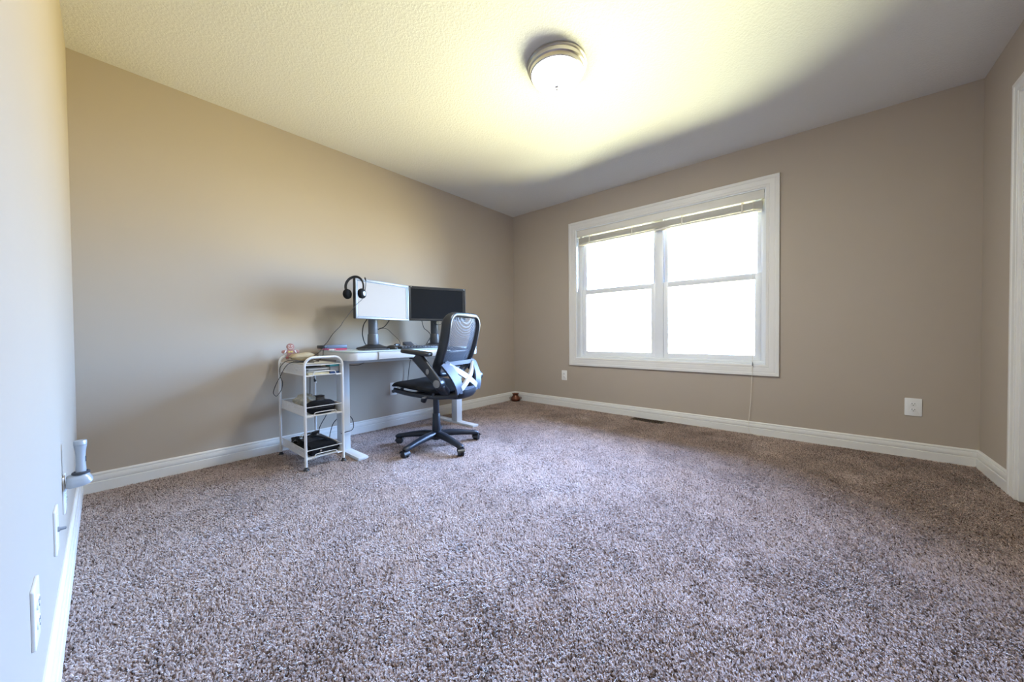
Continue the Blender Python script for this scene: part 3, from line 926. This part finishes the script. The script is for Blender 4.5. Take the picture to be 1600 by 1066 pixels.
# ------------------------------------------------------------------ trolley
CX0, CX1, CY0, CY1 = .842, 1.080, 2.482, 2.968
ct = thing('trolley', 'white three-tier metal mesh trolley beside the desk', 'trolley', ((CX0 + CX1) / 2, (CY0 + CY1) / 2, 0))
for y in (CY0, CY1):
    zt, rr = .735, .055
    pts = [(CX0, y, .022), (CX0, y, .35), (CX0, y, zt - rr)]
    pts += [(CX0 + rr - rr * math.cos(R(a)), y, zt - rr + rr * math.sin(R(a))) for a in (15, 30, 45, 60, 75, 90)]
    pts += [((CX0 + CX1) / 2, y, zt)]
    pts += [(CX1 - rr + rr * math.sin(R(a)), y, zt - rr + rr * math.cos(R(a))) for a in (0, 15, 30, 45, 60, 75, 90)]
    pts += [(CX1, y, .35), (CX1, y, .022)]
    MB().tube(pts, .0085, 14).build('post_frame', M['white_metal'], ct, world=True)
    for x in (CX0, CX1):
        b = MB().lathe([(0, .003), (.017, .003), (.019, .008), (.016, .016), (.010, .022), (.0105, .030), (0, .030)], (x, y, 0), 20)
        b.build('foot', M['black'], ct, world=True)
for zb, zr in ((.618, .685), (.352, .412), (.080, .132)):
    b = MB()
    b.tube([(CX0 + .008, CY0, zb), (CX0 + .008, CY1, zb)], .0028, 8); b.tube([(CX1 - .008, CY0, zb), (CX1 - .008, CY1, zb)], .0028, 8)
    b.tube([(CX0 + .008, CY0, zr), (CX0 + .008, CY1, zr)], .0030, 8); b.tube([(CX1 - .008, CY0, zr), (CX1 - .008, CY1, zr)], .0030, 8)
    for y in (CY0, CY1):
        b.tube([(CX0, y, zr), (CX1, y, zr)], .0026, 8)
        o = -.012 if y == CY0 else .012
        b.tube(cr_spline([(CX0, y, zb - .004), (CX0 + .03, y + o * .5, zb - .004), (CX0 + .045, y + o, zb - .002), (CX0 + .052, y + o, zb + .018), (CX0 + .07, y + o, zb + .024), (CX1 - .07, y + o, zb + .024), (CX1 - .052, y + o, zb + .018), (CX1 - .045, y + o, zb - .002), (CX1 - .03, y + o * .5, zb - .004), (CX1, y, zb - .004)], 4), .0026, 8)
        b.tube([(CX0, y, zb), (CX1, y, zb)], .0026, 8)
    tr = b.build('tray_frame', M['white_metal'], ct, world=True)
    for x in (CX0 + .008, CX1 - .008):
        b = MB().b2((x - .0006, CY0 + .008, zb), (x + .0006, CY1 - .008, zr))
        b.build('side_panel', M['tray_mesh'], tr, False, world=True)
    b = MB().b2((CX0 + .008, CY0 + .008, zb - .0006), (CX1 - .008, CY1 - .008, zb + .0006))
    b.build('tray_floor', M['tray_mesh'], tr, False, world=True)
TZ = (.6192, .3532, .0812)

# top tray contents
def bookish(name, label, cat, c, size, rz, cover, pages=M['paper'], tilt=(0, 0)):
    t = thing(name, label, cat, c, rz)
    w, d, h = size
    rm = Euler((tilt[0], tilt[1], 0)).to_matrix().to_4x4()
    b = MB().b2((-w / 2 + .002, -d / 2 + .002, .0015), (w / 2 - .002, d / 2 - .002, h - .0015), .0005)
    b.bm.transform(rm); b.build('pages', pages, t)
    b = MB().b2((-w / 2, -d / 2, 0), (w / 2, d / 2, .0016), .0004); b.b2((-w / 2, -d / 2, h - .0016), (w / 2, d / 2, h), .0004); b.b2((-w / 2, d / 2 - .0016, .0005), (w / 2, d / 2, h - .0005))
    b.bm.transform(rm); b.build('cover', cover, t)
    return t
bookish('notepad', 'cream notepad at the bottom of the trolley top tray', 'notepad', (.935, 2.605, TZ[0] + .0005), (.135, .205, .016), R(2), M['paper_yellow'], M['paper_yellow'])
bookish('book', 'thin dark book in the trolley top tray on the cream notepad', 'book', (.940, 2.608, TZ[0] + .0175), (.140, .21, .012), R(-3), M['charcoal'])
bookish('notebook', 'grey-covered notebook in the trolley top tray under the white board', 'notebook', (.935, 2.612, TZ[0] + .0305), (.138, .215, .014), R(4), M['grey_plastic'])
tk = thing('box_stack', 'small blue and teal carton at the right end of the trolley top tray', 'carton', (1.036, 2.535, TZ[0] + .0005), R(3))
b = MB().b2((-.030, -.035, 0), (.030, .035, .048), .002)
b.build('carton', M['bezel_silver'], tk)
b = MB().b2((-.0305, -.0355, .048), (.0305, .0355, .064), .002)
b.build('lid', M['teal'], tk)
b = MB().b2((-.0306, -.0356, .0), (.0306, .0356, .014), .001)
b.build('label_band', M['navy'], tk)
wb_ = thing('white_board', 'large white clipboard lying across the trolley top tray', 'clipboard', (.959, 2.690, TZ[0] + .0655), R(-2))
b = MB().prism(rrect(.180, .34, .008), .006, Matrix.Identity(4), .001)
b.build('board', M['paper'], wb_)
b = MB().prism(rrect(.172, .32, .004), .003, Matrix.Translation((0, -.004, .0061)), .0005)
b.build('paper_sheets', M['paper'], wb_)
b = MB().b2((-.045, .150, .006), (.045, .166, .016), .003)
b.build('clip', M['nickel'], wb_)
bookish('document_folder', 'off-white folder under the clipboard at the trolley back end', 'folder', (.961, 2.835, TZ[0] + .0005), (.180, .19, .062), R(1), M['paper'])
ev = thing('padded_envelope', 'tan padded envelope lying at the back of the trolley top', 'envelope', (.965, 2.868, TZ[0] + .0750), R(-4))
rows = []
b = MB()
for sgn in (1, -1):
    rows = []
    for i in range(9):
        u = i / 8 * 2 - 1
        row = []
        for j in range(9):
            v = j / 8 * 2 - 1
            k = (1 - u ** 4) * (1 - v ** 4)
            row.append((u * .085, v * .060,   .030 + sgn * .029 * k ** .7 + (.004 * math.sin(5 * u) * k)))
        rows.append(row)
    b.grid(rows)
bmesh.ops.remove_doubles(b.bm, verts=b.bm.verts[:], dist=.0004)
bmesh.ops.recalc_face_normals(b.bm, faces=b.bm.faces[:])
b.build('envelope_body', M['envelope'], ev, True, 80)
b = MB().b2((-.088, -.062, .0295), (.088, -.058, .0315))
b.build('flap', M['envelope'], ev, False)

# gingerbread figure leaning on the far arch
gb = thing('gingerbread_figure', 'pinkish gingerbread man ornament on the trolley top', 'ornament', (.908, 2.946, .7085), R(-12))
gb.scale = (1.08, 1, 1.02)
XZ = Matrix(((1, 0, 0, 0), (0, 0, -1, 0), (0, 1, 0, 0), (0, 0, 0, 1)))
def circ(cx, cz, r, n=28, sx=1):
    return [(cx + r * sx * math.cos(2 * PI * k / n), cz + r * math.sin(2 * PI * k / n)) for k in range(n)]
out = [(-.008, .004), (-.012, -.004), (-.026, -.002), (-.029, .010), (-.024, .022), (-.020, .034), (-.022, .044), (-.034, .040), (-.047, .042), (-.053, .050), (-.050, .060), (-.040, .065), (-.026, .066), (-.018, .067)]
hd = [(.024 * math.cos(R(a)), .088 + .024 * math.sin(R(a))) for a in range(230, -60, -20)]
rgt = [(-x, z) for x, z in out[::-1]]
b = MB().prism([(0.0, .012)] + out + hd + rgt, .008, XZ, .0022)
b.build('figure_body', M['ginger'], gb, True, 50)
b = MB()
for sx in (-1, 1):
    b.prism(circ(sx * .0085, .094, .0035, 14), .0012, XZ @ Matrix.Translation((0, 0, .008)))
sm = [(.013 * math.cos(R(a)), .086 + .011 * math.sin(R(a))) for a in range(200, 345, 14)]
b.tube([(x, -.0088, z) for x, z in sm], .0013, 6)
b.build('icing_face', M['icing'], gb)
for sx in (-1, 1):
    b = MB().prism([(sx * .030, .043), (sx * .037, .042), (sx * .029, .063), (sx * .022, .062)][::sx], .0014, XZ @ Matrix.Translation((0, 0, .008)))
    b.build('icing_cuff', M['icing'], gb, False)
b = MB().prism([(-.012, .045), (-.002, .050), (.002, .050), (.012, .045), (.012, .058), (.002, .053), (-.002, .053), (-.012, .058)], .0014, XZ @ Matrix.Translation((0, 0, .008)))
b.build('bow_tie', M['bow'], gb, False)
b = MB()
for sx in (-1, 1):
    b.prism([(sx * .012, .008), (sx * .026, .010), (sx * .026, .014), (sx * .012, .012)][::sx], .0012, XZ @ Matrix.Translation((0, 0, .008)))
b.build('icing_trim', M['red'], gb, False)
b = MB().tube([(.0 + .0, .014 + .0165 * math.cos(2 * PI * k / 20), .0275 + .0165 * math.sin(2 * PI * k / 20)) for k in range(20)], .0011, 6, True)
b.build('hanging_loop', M['icing'], gb)

# cables over the trolley
cable('cable_loop', 'black cable lying on the clipboard and looping down outside the trolley', [(1.00, 2.772, .699), (.96, 2.735, .699), (.90, 2.72, .702), (.845, 2.70, .712), (.822, 2.775, .700), (.815, 2.869, .649), (.815, 2.857, .592), (.815, 2.813, .555), (.815, 2.84, .502), (.812, 2.925, .45), (.815, 2.99, .446), (.815, 3.02, .465), (.815, 2.961, .525), (.815, 2.851, .599), (.818, 2.778, .655), (.826, 2.68, .697), (.865, 2.60, .700), (.93, 2.56, .699)], .0024)
cable('black_cable', 'black cable lying lengthwise on the trolley clipboard', [(.872, 2.78, .6985), (.90, 2.69, .6985), (.97, 2.62, .6985), (1.01, 2.70, .6985), (1.022, 2.785, .6985)], .0026)
cable('short_cable', 'short black cable dropping over the desk edge onto the trolley', [(1.150, 2.884, .7685), (1.125, 2.870, .7695), (1.108, 2.862, .7705), (1.1015, 2.855, .750), (1.095, 2.845, .725), (1.06, 2.80, .704), (1.02, 2.74, .699)], .0030)
cable('hanging_cable', 'black cable hanging behind the trolley beside the desk leg', [(1.045, 2.86, .698), (1.056, 2.99, .71), (1.058, 3.00, .62), (1.057, 3.00, .50), (1.052, 2.995, .42)], .0030)
cp = thing('hanging_plug', 'small plug with pale tip dangling below the trolley top tray', 'plug', (.925, 2.55, .56))
b = MB().tube([(.925, 2.55, .617), (.924, 2.55, .60), (.925, 2.55, .588)], .0022, 6)
b.build('cord', M['cord'], cp, world=True)
b = MB().cyl((.925, 2.55, .590), (.930, 2.55, .570), .005, .008, 14, .001)
b.build('plug_body', M['black'], cp, world=True)
b = MB().lathe([(0, 0), (.006, .001), (.0075, .008), (.006, .013), (0, .013)], (.932, 2.55, .558), 14)
b.build('plug_tip', M['plate'], cp, world=True)

# middle tray
cs = thing('headphone_case', 'black oval zip case in the trolley middle tray', 'case', (.972, 2.575, TZ[1] + .0005), R(8))
b = MB().lathe([(0, 0), (.070, 0), (.087, .012), (.092, .034), (.092, .040)], (0, 0, 0), 44, flatten=(1, .82))
b.build('case_bottom', M['black_matte'], cs, True, 60)
b = MB().lathe([(.092, .0425), (.092, .050), (.086, .066), (.068, .077), (.03, .081), (0, .082)], (0, 0, 0), 44, flatten=(1, .82))
lid = b.build('case_lid', M['black_matte'], cs, True, 60)
b = MB().lathe([(.0895, .0395), (.0935, .040), (.0935, .0425), (.0895, .043)], (0, 0, 0), 44, flatten=(1, .82))
b.build('zipper', M['charcoal'], cs)
b = MB().lathe([(.018, .0005), (.018, .002), (.014, .003), (0, .003)], (0, 0, .0805), 24, flatten=(1.3, .8))
b.build('badge', M['charcoal'], lid)
cl = thing('cream_cloth', 'crumpled cream cloth bundle in the trolley middle tray', 'cloth', (.935, 2.762, TZ[1] + .001))
bb = bmesh.new()
bmesh.ops.create_icosphere(bb, subdivisions=4, radius=1.0)
for v in bb.verts:
    n = v.co.normalized()
    w = .14 * math.sin(9 * n.x + 4 * n.z + 2 * n.y) + .10 * math.sin(13 * n.y - 5 * n.x + 7 * n.z)
    v.co = Vector((n.x * .066 * (1 + w), n.y * .078 * (1 + w), max(-.049, n.z * .055 * (1 + w * .9)) + .050))
x = MB(); x._merge(bb); x.build('cloth_bundle', M['cream_cloth'], cl, True, 80)
for k in range(5):
    a0 = .5 + k * .35
    pts = [(.050 * math.cos(a) * (1 - .1 * k) - .004 + .002 * k, .058 * math.sin(a + .3 * k), .070 + .028 * math.sin(2 * a + k)) for a in [a0 + 5.0 * i / 14 for i in range(15)]]
    MB().tube(cr_spline(pts, 3), .0052, 7).build('cord_strand', M['cream_cloth'], cl)
gb2 = thing('small_box', 'small grey box behind the black case on the middle tray', 'box', (1.036, 2.775, TZ[1] + .0005), R(5))
b = MB().b2((-.030, -.026, 0), (.030, .026, .074), .006); b.build('box_body', M['grey_plastic'], gb2)
b = MB().b2((-.0305, -.0265, .074), (.0305, .0265, .086), .004); b.build('box_lid', M['charcoal'], gb2)

# bottom tray
bg = thing('laptop_bag', 'black fabric bag lying flat in the trolley bottom tray', 'bag', (.965, 2.630, TZ[2] + .0005), R(2))
bb = bmesh.new(); bmesh.ops.create_cube(bb, size=1); bb.transform(Matrix.Diagonal((.205, .26, .060, 1)))
bmesh.ops.bevel(bb, geom=bb.edges[:], offset=.02, segments=3, affect='EDGES'); bmesh.ops.subdivide_edges(bb, edges=bb.edges[:], cuts=3, use_grid_fill=True)
for v in bb.verts:
    if v.co.z > 0: v.co.z += .012 * math.sin(14 * v.co.x + 2) * math.cos(11 * v.co.y) + .05 * v.co.y
    v.co.z += .031
x = MB(); x._merge(bb); x.build('bag_body', M['black_matte'], bg, True, 60)
b = MB().box((-.004, .034, .0755), (.15, .085, .007), (R(9), 0, R(8)), .003); b.build('flap', M['charcoal'], bg)
b = MB().ring_sweep(cr_spline([(-.02, .10, .075), (.0, .05, .088), (.03, -.01, .084), (.055, -.06, .070)], 6), [(-.012, -.0015), (.012, -.0015), (.012, .0015), (-.012, .0015)]); b.build('strap', M['black_matte'], bg)
b = MB().lathe([(0, 0), (.006, 0), (.006, .002), (0, .003)], (-.03, -.1298, .03), 16, (0, -1, 0)); b.build('logo_button', M['nickel'], bg)
for k, (lab, x0, y0) in enumerate((('tangle of black cable at the left of the trolley bottom tray', .898, 2.81), ('coil of black cable at the back of the trolley bottom tray', .985, 2.83))):
    pts = []
    for i in range(34):
        a = i * .95
        rr = .022 + .010 * math.sin(i * 1.7 + k)
        pts.append((x0 + rr * math.cos(a) * 1.05 + .012 * math.sin(i * .4), y0 + rr * 1.5 * math.sin(a), TZ[2] + .010 + .045 * abs(math.sin(i * .37 + k)) + .0012 * i * .5))
    cable('cable_tangle', lab, pts, .0052, 'cable', 'cord', 5)
cable('thin_cable', 'black cable rising from the trolley bottom tray to the middle tray', [(1.03, 2.78, .155), (1.045, 2.80, .19), (1.052, 2.77, .235), (1.060, 2.72, .29), (1.062, 2.69, .342)], .0028)
ba = thing('power_adapter', 'black power adapter on top of the bottom tray cables', 'adapter', (1.008, 2.775, .158), R(35))
b = MB().b2((-.030, -.014, 0), (.030, .014, .022), .006); b.build('adapter_body', M['black'], ba)
b = MB().cyl((.029, 0, .011), (.044, 0, .012), .005, .003, 12); b.build('strain_relief', M['cord'], ba)
cable('white_cable', 'short white cable twisted among the black cables, bottom tray', [(.905, 2.745, .158), (.918, 2.765, .166), (.91, 2.79, .160), (.93, 2.80, .168), (.965, 2.80, .17), (1.0, 2.80, .172), (1.02, 2.82, .15)], .0028, 'cable', 'white_cord')

# ------------------------------------------------------------------ office chair (local: +y faces forward)
CH = (1.703, 2.258)
TH = 106.0
chair = thing('office_chair', 'black mesh office chair with a silver X on its back', 'chair', (*CH, 0), R(TH - 90))
def smooth_sec(w, h, n=14, p=2.6):
    return [(w / 2 * abs(math.cos(a)) ** (2 / p) * (1 if math.cos(a) >= 0 else -1), h / 2 * abs(math.sin(a)) ** (2 / p) * (1 if math.sin(a) >= 0 else -1)) for a in [2 * PI * k / n for k in range(n)]]
base_off = R(48 - (TH - 90))
b = MB().lathe([(0, .060), (.034, .060), (.046, .075), (.048, .105), (.040, .122), (.030, .128), (0, .128)], (0, 0, 0), 30)
hub = b.build('base_hub', M['chair_black'], chair, True, 50)
for k in range(5):
    a = base_off + 2 * PI * k / 5
    d = Vector((math.cos(a), math.sin(a), 0)); s = Vector((-d.y, d.x, 0))
    P = [d * .02 + Vector((0, 0, .098)), d * .10 + Vector((0, 0, .101)), d * .20 + Vector((0, 0, .090)), d * .29 + Vector((0, 0, .076)), d * .325 + Vector((0, 0, .070)), d * .342 + Vector((0, 0, .064))]
    b = MB().ring_sweep(P, smooth_sec(.068, .050), upv=(0, 0, 1), scale=[(1.1, 1.1), (.95, 1), (.78, .85), (.68, .72), (.70, .72), (.45, .5)])
    b.build('base_leg', M['chair_black'], chair, True, 60)
    c = d * .326
    b = MB()
    sw = s * 1.0
    q = a + R(35 + 70 * k)
    ax = Vector((math.cos(q), math.sin(q), 0)); fwd = Vector((-ax.y, ax.x, 0))
    cc = c + fwd * .010 + Vector((0, 0, .0300))
    for sg in (1, -1):
        b.cyl(cc + ax * sg * .005, cc + ax * sg * .021, .0275, .0255, 24, .004)
    b.cyl(cc - ax * .01, cc + ax * .01, .014, n=16)
    b.cyl(c + Vector((0, 0, .03)), c + Vector((0, 0, .072)), .011, n=16)
    # hood over the wheels
    hood = [cc + fwd * (.0305 * math.cos(R(t))) + Vector((0, 0, .0315 * math.sin(R(t)))) for t in range(20, 181, 16)]
    b.ring_sweep(hood, [(-.025, -.001), (.025, -.001), (.025, .002), (-.025, .002)], upv=None)
    b.build('caster', M['black'], chair, True, 45)
b = MB().cyl((0, 0, .125), (0, 0, .262), .034, .028, 28, .003)
b.build('column_cover', M['chair_black'], chair)
b = MB().cyl((0, 0, .26), (0, 0, .405), .0235, .0235, 28, .002)
b.build('gas_column', M['chair_black'], chair)
b = MB().box((0, .0, .415), (.19, .26, .050), None, .016)
b.box((0, -.13, .425), (.12, .20, .035), (R(-4), 0, 0), .012)
b.build('tilt_mechanism', M['chair_black'], chair)
b = MB().cyl((-.01, .095, .400), (-.01, .118, .345), .026, .022, 18, .003)
b.build('tension_knob', M['black'], chair)
b = MB().tube(cr_spline([(-.08, -.02, .420), (-.17, -.05, .425), (-.225, -.07, .428)], 5), .006, 8); b.box((-.235, -.074, .4285), (.055, .022, .009), (0, 0, R(15)), .004)
b.build('height_lever', M['grey_plastic'], chair)
# seat: cushion with waterfall front
def seat_z(u, v):
    # u across (-1..1), v back(-1)..front(1)
    return .508 + .010 * abs(u) ** 2.4 - .030 * max(0, (v - .55) / .45) ** 2.2 + .024 * v
b = MB()
rows_t, rows_b = [], []
NU, NV = 22, 24
for j in range(NV + 1):
    v = j / NV * 2 - 1
    rt_, rb_ = [], []
    for i in range(NU + 1):
        u = i / NU * 2 - 1
        # squircle outline
        k = (1 - .18 * abs(v) ** 5)
        wx = .246 * u * k
        ly = .045 + .245 * v * (1 - .12 * abs(u) ** 4)
        e = (1 - abs(u) ** 6) * (1 - abs(v) ** 6)
        e = max(e, 0) ** .5
        z = seat_z(u, v)
        rt_.append((wx, ly, z - .022 + .022 * e)); rb_.append((wx, ly, z - .026 - .020 * e))
    rows_t.append(rt_); rows_b.append(rb_)
b.grid(rows_t); b.grid(rows_b)
# close the rim
def rim(rows):
    return [r[0] for r in rows] + rows[-1][1:] + [r[-1] for r in rows[::-1]][1:] + rows[0][::-1][1:-1]
ra, rb2 = rim(rows_t), rim(rows_b)
b.grid([ra + ra[:1], rb2 + rb2[:1]])
bmesh.ops.remove_doubles(b.bm, verts=b.bm.verts[:], dist=.0005)
bmesh.ops.recalc_face_normals(b.bm, faces=b.bm.faces[:])
b.build('seat', M['black_matte'], chair, True, 70)
# seat under-frame: rails
b = MB()
for s in (-1, 1):
    b.ring_sweep(cr_spline([(s * .20, .235, .462), (s * .205, .12, .445), (s * .20, -.04, .432), (s * .17, -.18, .428), (s * .12, -.275, .44)], 6), smooth_sec(.030, .036), upv=(0, 0, 1))
    b.bar((s * .06, .05, .425), (s * .205, .10, .440), .04, .024, bevel=.006)
    b.bar((s * .06, -.08, .425), (s * .198, -.10, .430), .05, .026, bevel=.006)
for xx_, yy_ in ((-.19, .17), (.19, .17), (-.19, -.12), (.19, -.12)):
    b.cyl((xx_, yy_, .435), (xx_, yy_, .482), .013, n=14)
b.build('seat_frame', M['chair_black'], chair, True, 50)
# backrest loop
def back_pt(u, z):
    # gentle recline, curved around the sitter
    t = (z - .60) / .42
    y = -.130 - .125 * (1 - max(0, 1 - t) ** 1.8 if t > 0 else 1.8 * t)
    return Vector((u, y - .035 * (1 - (u / .23) ** 2), z))
loop2d = []
WB, WT, ZB, ZT, RC = .192, .200, .585, 1.020, .075
for (sx, zz_, a0) in ((1, ZT, 0), (-1, ZT, 90), (-1, ZB, 180), (1, ZB, 270)):
    w = WT if zz_ == ZT else WB
    cz = zz_ - RC if zz_ == ZT else zz_ + RC
    for k in range(7):
        a = R(a0 + 90 * k / 6)
        loop2d.append((sx * (w - RC) + RC * math.cos(a), cz + RC * math.sin(a)))
lp = []
for i in range(len(loop2d)):
    p, q = loop2d[i], loop2d[(i + 1) % len(loop2d)]
    L = math.hypot(q[0] - p[0], q[1] - p[1])
    ns = max(1, int(L / .03))
    for k in range(ns):
        lp.append((p[0] + (q[0] - p[0]) * k / ns, p[1] + (q[1] - p[1]) * k / ns))
pts3 = [back_pt(u, z) for u, z in lp]
# frame section: deep side members
b = MB()
N = len(pts3)
bb = bmesh.new()
ringsv = []
for i in range(N):
    t = (pts3[(i + 1) % N] - pts3[i - 1]).normalized()
    nrm = Vector((0, 1, .18)).normalized()
    nrm = (nrm - t * nrm.dot(t)).normalized()
    s = t.cross(nrm)
    side = abs(lp[i][0]) / .20
    dep = .036 + .044 * min(1, side) ** 4
    ringsv.append([bb.verts.new(pts3[i] + s * a_ + nrm * (c_ * dep / .04 + .010 * min(1, side))) for a_, c_ in smooth_sec(.036, .040, 14, 2.8)])
for i in range(N):
    A, B = ringsv[i], ringsv[(i + 1) % N]
    for k in range(14):
        bb.faces.new((A[k], A[(k + 1) % 14], B[(k + 1) % 14], B[k]))
bmesh.ops.recalc_face_normals(bb, faces=bb.faces[:])
b._merge(bb)
backf = b.build('back_frame', M['chair_black'], chair, True, 60)
rows = []
for j in range(19):
    z = ZB + .006 + (ZT - ZB - .012) * j / 18
    w = WB + (WT - WB) * (z - ZB) / (ZT - ZB) - .006
    for zz_ in (ZB + .03, ZT - .03):
        pass
    e = min(z - ZB, ZT - z)
    if e < RC:
        w -= RC - math.sqrt(max(0, RC ** 2 - (RC - e) ** 2))
    rows.append([back_pt(w * (i / 12 * 2 - 1), z) for i in range(13)])
b = MB().grid(rows)
b.build('back_mesh', M['chair_mesh'], chair, True)
# inner lumbar pad seen through the mesh
rows = [[back_pt(.15 * (i / 8 * 2 - 1), .63 + .13 * j / 6) + Vector((0, .030 - .012 * (j / 3 - 1) ** 2, 0)) for i in range(9)] for j in range(7)]
b = MB().grid(rows)
b.build('lumbar_pad', M['chair_black'], chair, True, solid=.010)
# silver lumbar frame with an X, bulging backwards
def lum(u, z):
    t = (.675 - z) / .215
    return Vector((u, -.215 - .072 * math.sin(min(1, max(0, t)) * PI * .62) - .020 * (1 - (u / .22) ** 2), z))
TLc, TRc, BLc, BRc = (-.195, .668), (.195, .668), (-.125, .470), (.125, .470)
def lline(p, q, n=12):
    return [lum(p[0] + (q[0] - p[0]) * k / n, p[1] + (q[1] - p[1]) * k / n) for k in range(n + 1)]
sec = lambda w: [(-w / 2, -.008), (w / 2, -.008), (w / 2 + .001, 0), (w / 2, .008), (-w / 2, .008), (-w / 2 - .001, 0)]
b = MB()
for p, q, w in ((TLc, TRc, .030), (BLc, BRc, .040)):
    b.ring_sweep(lline(p, q), sec(w), upv=(0, 1, 0))
b.ring_sweep(lline((-.195, .675), (-.118, .462)), sec(.082), upv=(0, 1, 0)); b.ring_sweep(lline((.195, .675), (.118, .462)), sec(.082), upv=(0, 1, 0))
lf = b.build('lumbar_frame', M['chair_grey'], chair, True, 50)
b = MB()
b.ring_sweep(lline((-.165, .655), (.105, .485)), sec(.040), upv=(0, 1, 0)); b.ring_sweep(lline((.165, .655), (-.105, .485)), sec(.040), upv=(0, 1, 0))
o = b.build('cross_brace', M['silver'], chair, True, 50); o['label'] = 'silver X brace'
# spine: from below the lumbar frame forward under the seat
b = MB().ring_sweep(cr_spline([(0, -.300, .474), (0, -.296, .445), (0, -.27, .420), (0, -.18, .412), (0, -.06, .415)], 6), smooth_sec(.20, .040), upv=(0, 0, 1), scale=None)
b.build('back_bracket', M['chair_black'], chair, True, 60)
# arms
for s in (-1, 1):
    b = MB().cyl((s * .235, -.225, .540), (s * .292, -.225, .540), .034, .034, 28, .004); b.bar((s * .15, -.20, .455), (s * .262, -.222, .532), .07, .05, bevel=.014)
    b.build('arm_pivot', M['chair_black'], chair, True, 45)
    b = MB().lathe([(.027, 0), (.027, .002), (.024, .003), (0, .003)], (s * .2925, -.225, .540), 28, (s, 0, 0))
    b.build('pivot_cap', M['grey_plastic'], chair)
    b = MB().ring_sweep(cr_spline([(s * .272, -.225, .540), (s * .276, -.185, .585), (s * .279, -.135, .640), (s * .280, -.085, .690), (s * .280, -.045, .730)], 6), smooth_sec(.032, .078, 16, 3.2), upv=(0, 1, -.8), scale=[(1, .85 + .3 * k / 24) for k in range(25)])
    arm = b.build('arm_support', M['chair_black'], chair, True, 50)
    b = MB().lathe([(.013, 0), (.013, .002), (.010, .003), (0, .003)], (s * .2945, -.150, .622), 24, (s, 0, 0), flatten=(1, 1.5))
    b.build('slider_button', M['grey_plastic'], arm)
    rot = Matrix.Translation((s * .280, -.045, .748)) @ Matrix.Rotation(R(6), 4, 'X')
    b = MB().prism([(x, y) for x, y in rrect(.092, .245, .034, 6)], .026, rot @ Matrix.Translation((0, 0, -.008)), .007)
    b.build('armrest_pad', M['black'], chair, True, 50)
# ------------------------------------------------------------------ carpet pile: short twisted tufts (nobody could count them)
sp = .0043
xs = np.arange(XL + .004, XR - .004, sp); ys = np.arange(YF + .004, YB - .004, sp)
X, Y = np.meshgrid(xs, ys); X = X.ravel(); Y = Y.ravel()
n = X.size
X = X + rng.uniform(-.5, .5, n) * sp * 1.3; Y = Y + rng.uniform(-.5, .5, n) * sp * 1.3
bx0 = .0155
keep = (X > XL + bx0) & (X < XR - bx0) & (Y > YF + bx0) & (Y < YB - bx0)
keep &= ~((X > 3.460) & (X < 3.580) & (Y > 1.103) & (Y < 1.422))
X, Y = X[keep], Y[keep]; n = X.size
def field(x, y, f, seed):
    r = np.random.default_rng(seed)
    v = np.zeros_like(x)
    for _ in range(10):
        a = r.uniform(0, 2 * np.pi); k = f * r.uniform(.5, 1.6)
        v += np.sin((x * np.cos(a) + y * np.sin(a)) * k + r.uniform(0, 6.28))
    return v / 3.2
lean = .0045
la = 2.2 + .6 * field(X, Y, 5, 1) + .6 * field(X, Y, 18, 2)
amp = lean * (.75 + .28 * field(X, Y, 9, 3))
dx = np.cos(la) * amp + rng.normal(0, .0030, n); dy = np.sin(la) * amp + rng.normal(0, .0030, n)
hgt = .0105 * (1 + .16 * rng.normal(0, 1, n)) * (1 + .10 * field(X, Y, 14, 4))
hgt = np.clip(hgt, .005, .015)
kx, ky = rng.normal(0, .0012, n), rng.normal(0, .0012, n)
pos = np.empty((n, 3, 3), np.float32)
pos[:, 0] = np.stack([X, Y, np.full(n, -.0005)], 1)
pos[:, 1] = np.stack([X + dx * .35 + kx, Y + dy * .35 + ky, hgt * .6], 1)
pos[:, 2] = np.stack([X + dx, Y + dy, hgt], 1)
rad = np.tile(np.array([.0018, .0019, .0012], np.float32), (n, 1)) * (1 + .15 * rng.normal(0, 1, (n, 1)))
rad = np.clip(rad, .0009, .0034)
cu = bpy.data.hair_curves.new('carpet_pile')
cu.add_curves([3] * n)
cu.attributes['position'].data.foreach_set('vector', pos.reshape(-1).astype(np.float32))
if 'radius' not in cu.attributes:
    cu.attributes.new('radius', 'FLOAT', 'POINT')
cu.attributes['radius'].data.foreach_set('value', rad.reshape(-1).astype(np.float32))
at = cu.attributes.new('tone', 'FLOAT', 'CURVE')
tone = np.clip(rng.normal(.54, .30, n) + .06 * field(X, Y, 30, 5), 0, 1)
at.data.foreach_set('value', tone.astype(np.float32))
cu.materials.append(M['carpet'])
cp_o = bpy.data.objects.new('carpet_pile', cu)
link(cp_o)
tag(cp_o, 'mauve taupe cut pile carpet covering the whole floor', 'carpet', None, 'stuff')
